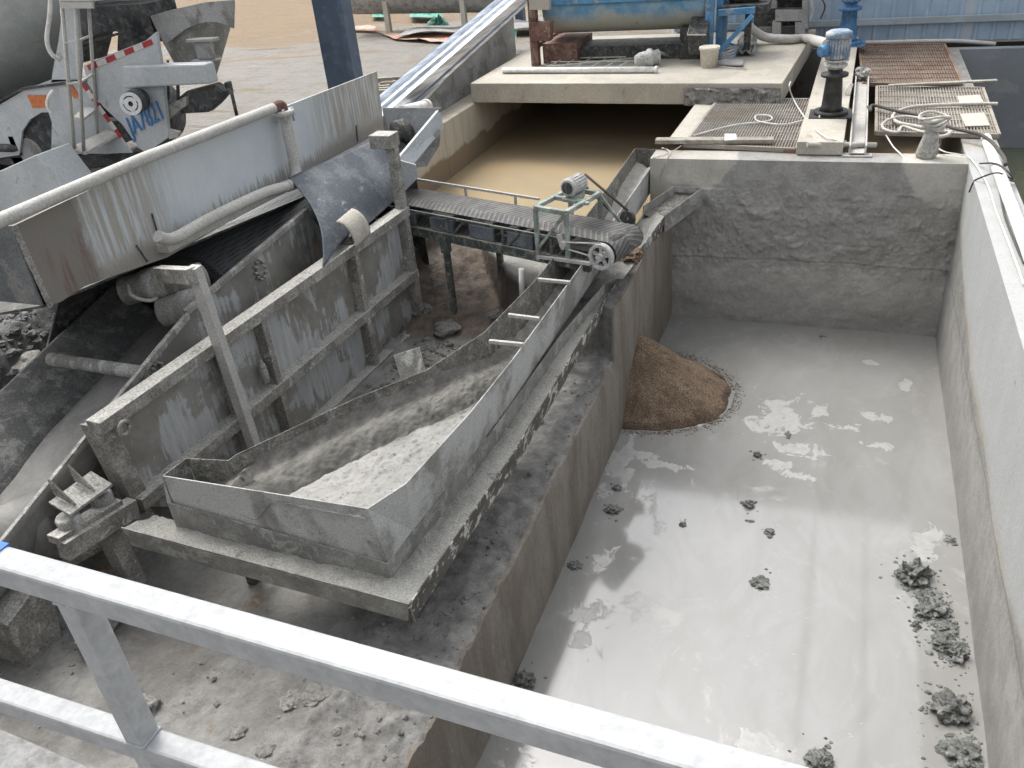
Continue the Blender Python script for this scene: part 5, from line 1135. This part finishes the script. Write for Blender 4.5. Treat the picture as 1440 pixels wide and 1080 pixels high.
# discharge chute funnel
def fu(u,v):
    a=math.pi*2*u; top=PY(271,15,8.8); bt=PY(281,108,8.6); r=lerp(.52,.2,v**1.1); c=lerp(top,bt,v)
    return (c.x-math.cos(a)*r,c.y-math.sin(a)*r*.8,c.z+(.10*math.sin(a)*0))
b=MB(); b.grid(fu,48,16); part('funnel_chute',b,'lip',t,solid=.02)  # darker tone than the rim band paints in the lower cone's shade
b=MB(); b.slab([PY(u,v,8.33) for u,v in ((212,22),(240,14),(290,3),(329,0),(328,40),(318,35),(305,31),(290,31),(276,34),(262,40),(250,49),(233,62),(222,44))],(0,.02,0)); part('funnel_rim',b,'concrete_grey',t)
b=MB(); b.box(PY(270,53,8.34),PY(300,59,8.22)); b.box(PY(278,58,8.34),PY(298,83,8.26)); b.box(PY(277,82,8.36),PY(304,87,8.24)); part('funnel_bracket',b,'concrete_grey',t,bevel=.008)
b=MB(); b.slab([T(247,140,.1),T(262,128,.1),T(300,118,.1),T(320,130,.1),T(304,148,.1),T(292,158,.1),T(255,160,.1)],(0,.12,0)); b.box(T(318,116,.1),T(326,130,.2)); part('chute_bracket',b,'truck_dark',t,bevel=.01)
b=MB(); b.tube([T(325,128,.1),T(333,162,.1)],.02,8); part('support_rod',b,'truck_dark',t); b=MB(); b.tube([T(236,85,.1),T(237,140,.1)],.015,6); b.tube([T(250,118,.1),T(251,150,.1)],.02,6); part('support_rod',b,'truck_dark',t)
b=MB(); b.slab([T(232,150,.05),T(262,135,.05),T(262,148,.05),T(236,168,.05)],(0,.1,0)); part('hinge_arm',b,'chute',t)
# reel disc
c=T(184,146,-.35); b=MB(); b.lathe(c+V(-.10,.25,0),c+V(0,.02,0),[(0,.10),(.1,.13),(1,.13)],28); part('reel_drum',b,'truck_dark',t)
b=MB(); axd=V(.35,-1,.1).normalized(); ring(b,c,axd,.088,.125,.010); 
for i in range(3):
    th=i*math.pi*2/3+.4; e=axd.cross(V(0,0,1)).normalized(); f_=e.cross(axd); g=e*math.cos(th)+f_*math.sin(th); b.beam(c+g*.03,c+g*.09,.05,.014,axd)
ring(b,c,axd,.030,.074,.012); part('reel_disc',b,'white_rim',t)
# ladder
t2=t
b=MB(); 
rl=[(T(84,-30,-.3),T(105,216,-.3)),(T(104,-30,-.3),T(118,217,-.3)),(T(122,-30,-.05),T(138,200,-.05))]
for a_,c_ in rl[:2]: b.tube([a_,c_],.022,8)
b.tube(list(rl[2]),.02,8)
for (u0,v0,u1,v1) in ((90,60,108,58),(108,58,128,50),(95,117,112,116),(112,116,131,104)): b.beam(T(u0,v0,-.3),T(u1,v1,-.3 if u1<115 else -.05),.05,.02)
lad=part('ladder',b,'pipe_grey',t)
b=MB(); b.slab([T(84,2,-.35),T(130,2,-.35),T(180,-4,-.1),T(178,-14,.2),T(84,-12,.1)],(0,0,.03)); b.slab([T(84,3,-.35),T(130,3,-.35),T(130,12,-.35),T(84,12,-.35)],(0,.03,0)); part('ladder_platform',b,'pipe_grey',t)
b=MB(); b.slab([T(103,168,-.3),T(118,170,-.3),T(137,155,-.05),T(120,153,-.05)],(0,0,.025)); b.slab([T(98,212,-.32),T(121,218,-.32),T(168,190,-.02),T(150,186,-.02)],(0,0,.03)); part('ladder_step',b,'pipe_grey',t)
b=MB(); b.tube(smoothpath([T(72,-20,-.2),T(70,20,-.2),T(66,55,-.2),T(72,75,-.2),T(84,84,-.1)]),.025,10); part('grab_handle',b,'pvc',t); b=MB(); b.tube(smoothpath([T(75,127,-.05),T(68,138,-.08),T(67,150,-.08),T(73,158,-.05)]),.022,10); part('grab_handle',b,'pvc',t)
b=MB(); b.slab([T(88,10,0),T(106,10,0),T(112,85,0),T(110,112,0),T(72,116,0),T(75,95,0),T(82,60,0)],(0,.06,0)); part('frame_post',b,'truck_white',t)
b=MB(); b.slab([T(86,16,.5),T(125,10,.5),T(205,5,.5),T(220,60,.5),T(165,72,.5),T(166,45,.5),T(155,42,.5),T(118,55,.5),T(110,90,.5),T(100,90,.5)],(0,.5,0)); b.beam(T(172,20,.4),T(188,55,.4),.08,.1); b.beam(T(112,62,.35),T(165,48,.35),.03,.03); part('drum_support',b,'truck_dark',t)
# chassis, wheels, lamps
b=MB(); b.box((-14,8.75,.45),(-9.0,8.95,.75)); b.box((-14,9.75,.45),(-9.6,9.95,.75)); b.slab([T(-60,222,.05),T(72,220,.05),T(105,222,.05),T(195,212,.05),T(205,232,.05),T(60,240,.05)],(0,.5,-.1)); b.beam(T(200,215,.05),T(236,195,.05),.12,.06); part('chassis',b,'truck_dark',t,bevel=.01)
for xx in (-9.9,-11.3):
    for yy in (8.05,10.05):
        b=MB(); b.lathe((xx,yy,.5),(xx,yy+.5,.5),[(0,.40),(.08,.5),(.92,.5),(1,.40)],36); wl=part('wheel',b,'truck_dark',t)
        b=MB(); b.lathe((xx,yy-.01,.5),(xx,yy+.1,.5),[(0,.2),(1,.28)],24); part('rim',b,'concrete_grey',wl)
b=MB(); b.slab([T(80,222,-.04),T(100,222,-.04),T(99,234,-.04),T(79,235,-.04)],(0,.06,0)); part('tail_lamp',b,'lamp',t,bevel=.006)
b=MB(); b.slab([T(72,210,-.1),T(86,206,-.1),T(88,210,-.1),T(74,215,-.1)],(0,.03,0)); b.slab([T(236,182,-.04),T(251,186,-.04),T(250,193,-.04),T(238,196,-.04)],(0,.05,0)); part('latch',b,'pipe_grey',t)
b=MB(); b.slab([PY(-40,258,7.0),PY(50,218,7.0),PY(88,266,7.0),PY(88,285,7.0),PY(-20,340,7.0)],(0,.5,0)); part('side_guard',b,'truck_white',t,bevel=.01)
b=MB(); b.lathe(T(-60,205,.02),T(26,208,.02),[(0,.06),(.9,.06),(1,.04)],14); b.box(T(18,192,0),T(30,216,.1)); part('air_tank',b,'truck_dark',t)

# ================================================================== OPEN SHED ROOF overhead (unseen; strips cut to shape the reflection in the slurry)
t=thing('shed_roof','unseen grey sheet shed roof on blue-grey steel posts, sized for the slurry reflection','roof',(-6,8,0))
b=MB(); b.box((-5.7,-2,7.0),(-4.35,17.7,7.06)); part('roof_sheet',b,'fence_rail',t)
b=MB(); b.box((-7.6,17.7,7.0),(8.5,20.5,7.06)); part('roof_sheet',b,'fence_rail',t)
for x in (.45,1.6):
    b=MB(); b.box((x-.03,2,7.0),(x+.03,17.7,7.08)); part('roof_beam',b,'column',t)
for (x,y) in ((8.4,17.9),(8.4,20.4),(-7.5,20.4)):
    b=MB(); b.box((x-.1,y-.1,-.02),(x+.1,y+.1,7.0)); part('roof_post',b,'column',t)

b=MB(); b.box((-9,-4.3,-.02),(7,-4.0,4.2)); solo('sky_block_wall',b,'concrete_grey','plain grey wall added unseen behind the viewing platform to block sky light','building',(-1,-4.1,0))  # unseen wall added to darken faces turned towards the camera

# ================================================================== RUBBLE (uncountable crumbs of dried mud)
import bmesh
bm=bmesh.new(); bmesh.ops.create_icosphere(bm,subdivisions=2,radius=1); ico_v=[v.co.copy() for v in bm.verts]; ico_f=[[v.index for v in f.verts] for f in bm.faces]; bm.free()
def scatter(name,x0,x1,y0,y1,n,r0,r1,seed,mat,cond=None):
    random.seed(seed); b=MB()
    for i in range(n):
        x=random.uniform(x0,x1); y=random.uniform(y0,y1)
        if fb(x,y,seed,1.6,4)<random.uniform(-.35,.35): continue
        if cond and not cond(x,y): continue
        r=r0*(r1/r0)**(random.random()**1.6); o=random.uniform(0,90); z=terrain(x,y); sx,sy,sz=random.uniform(.7,1.4),random.uniform(.7,1.3),random.uniform(.45,.85); an=random.uniform(0,6.28); ca,sa_=math.cos(an),math.sin(an)
        k0=len(b.v)
        for q in ico_v:
            f=1+.45*noise.noise(q*1.6+Vector((o,0,0))); p=(q.x*sx*f*r,q.y*sy*f*r,q.z*sz*f*r); b.v.append(Vector((x+p[0]*ca-p[1]*sa_,y+p[0]*sa_+p[1]*ca,z+p[2]+r*.2)))
        b.f+=[[j+k0 for j in f] for f in ico_f]; b.sm+=[False]*len(ico_f)
    struct(name,b,mat,'stuff')
scatter('bank_rubble',-7.4,-5.7,2.8,8.0,3000,.008,.05,3,'crust_and_shade')
scatter('ledge_crumbs',-2.75,-1.9,.8,9.0,1300,.005,.022,5,'rock')
scatter('floor_crumbs',-5.0,-1.95,.8,3.3,500,.005,.022,8,'rock')
scatter('spoil_crumbs',-4.2,-2.5,5.0,7.2,1500,.008,.045,11,'rock',lambda x,y:x<leftx(y)-.03)

def crumbs_on_slurry():
    random.seed(21); b=MB()
    cl=[(PZ(u,v,MUDZ),r) for u,v,r,l in clods]
    for c,r in cl:
        for i in range(int((34 if c.x>.6 else 9)*r/.1)):
            a=random.uniform(0,6.28); d=r*random.uniform(.6,1.9); x=c.x+math.cos(a)*d; y=c.y+math.sin(a)*d*1.3
            if not(XL+.03<x<XR-.03): continue
            q=random.uniform(.004,.022)*(1 if d<r*1.3 else .6); o=random.uniform(0,90); k0=len(b.v)
            for w_ in ico_v:
                f=1+.45*noise.noise(w_*1.6+Vector((o,0,0))); b.v.append(Vector((x+w_.x*f*q*1.2,y+w_.y*f*q,MUDZ+w_.z*f*q*.7)))
            b.f+=[[j+k0 for j in f] for f in ico_f]; b.sm+=[False]*len(ico_f)
    struct('slurry_crumbs',b,'clod','stuff')
crumbs_on_slurry()

random.seed(31); b=MB()
for i in range(900):
    a=random.uniform(-1.57,1.57); rr=1+abs(random.gauss(0,.055)); x=ap.x-.06+math.cos(a)*1.06*rr; y=ap.y+math.sin(a)*(.80 if a<0 else .95)*rr
    if x<XL+.02: continue
    q=random.uniform(.003,.010); k0=len(b.v)
    for w_ in ico_v[:12]: pass
    for w_ in ((1,0,0),(-1,0,0),(0,1,0),(0,-1,0),(0,0,1),(0,0,-1)): b.v.append(Vector((x+w_[0]*q*random.uniform(.7,1.3),y+w_[1]*q,MUDZ+.002+w_[2]*q*.7)))
    for f in ((0,2,4),(2,1,4),(1,3,4),(3,0,4),(2,0,5),(1,2,5),(3,1,5),(0,3,5)): b.f.append([j+k0 for j in f]); b.sm.append(False)
struct('sand_spill',b,'sand','stuff')
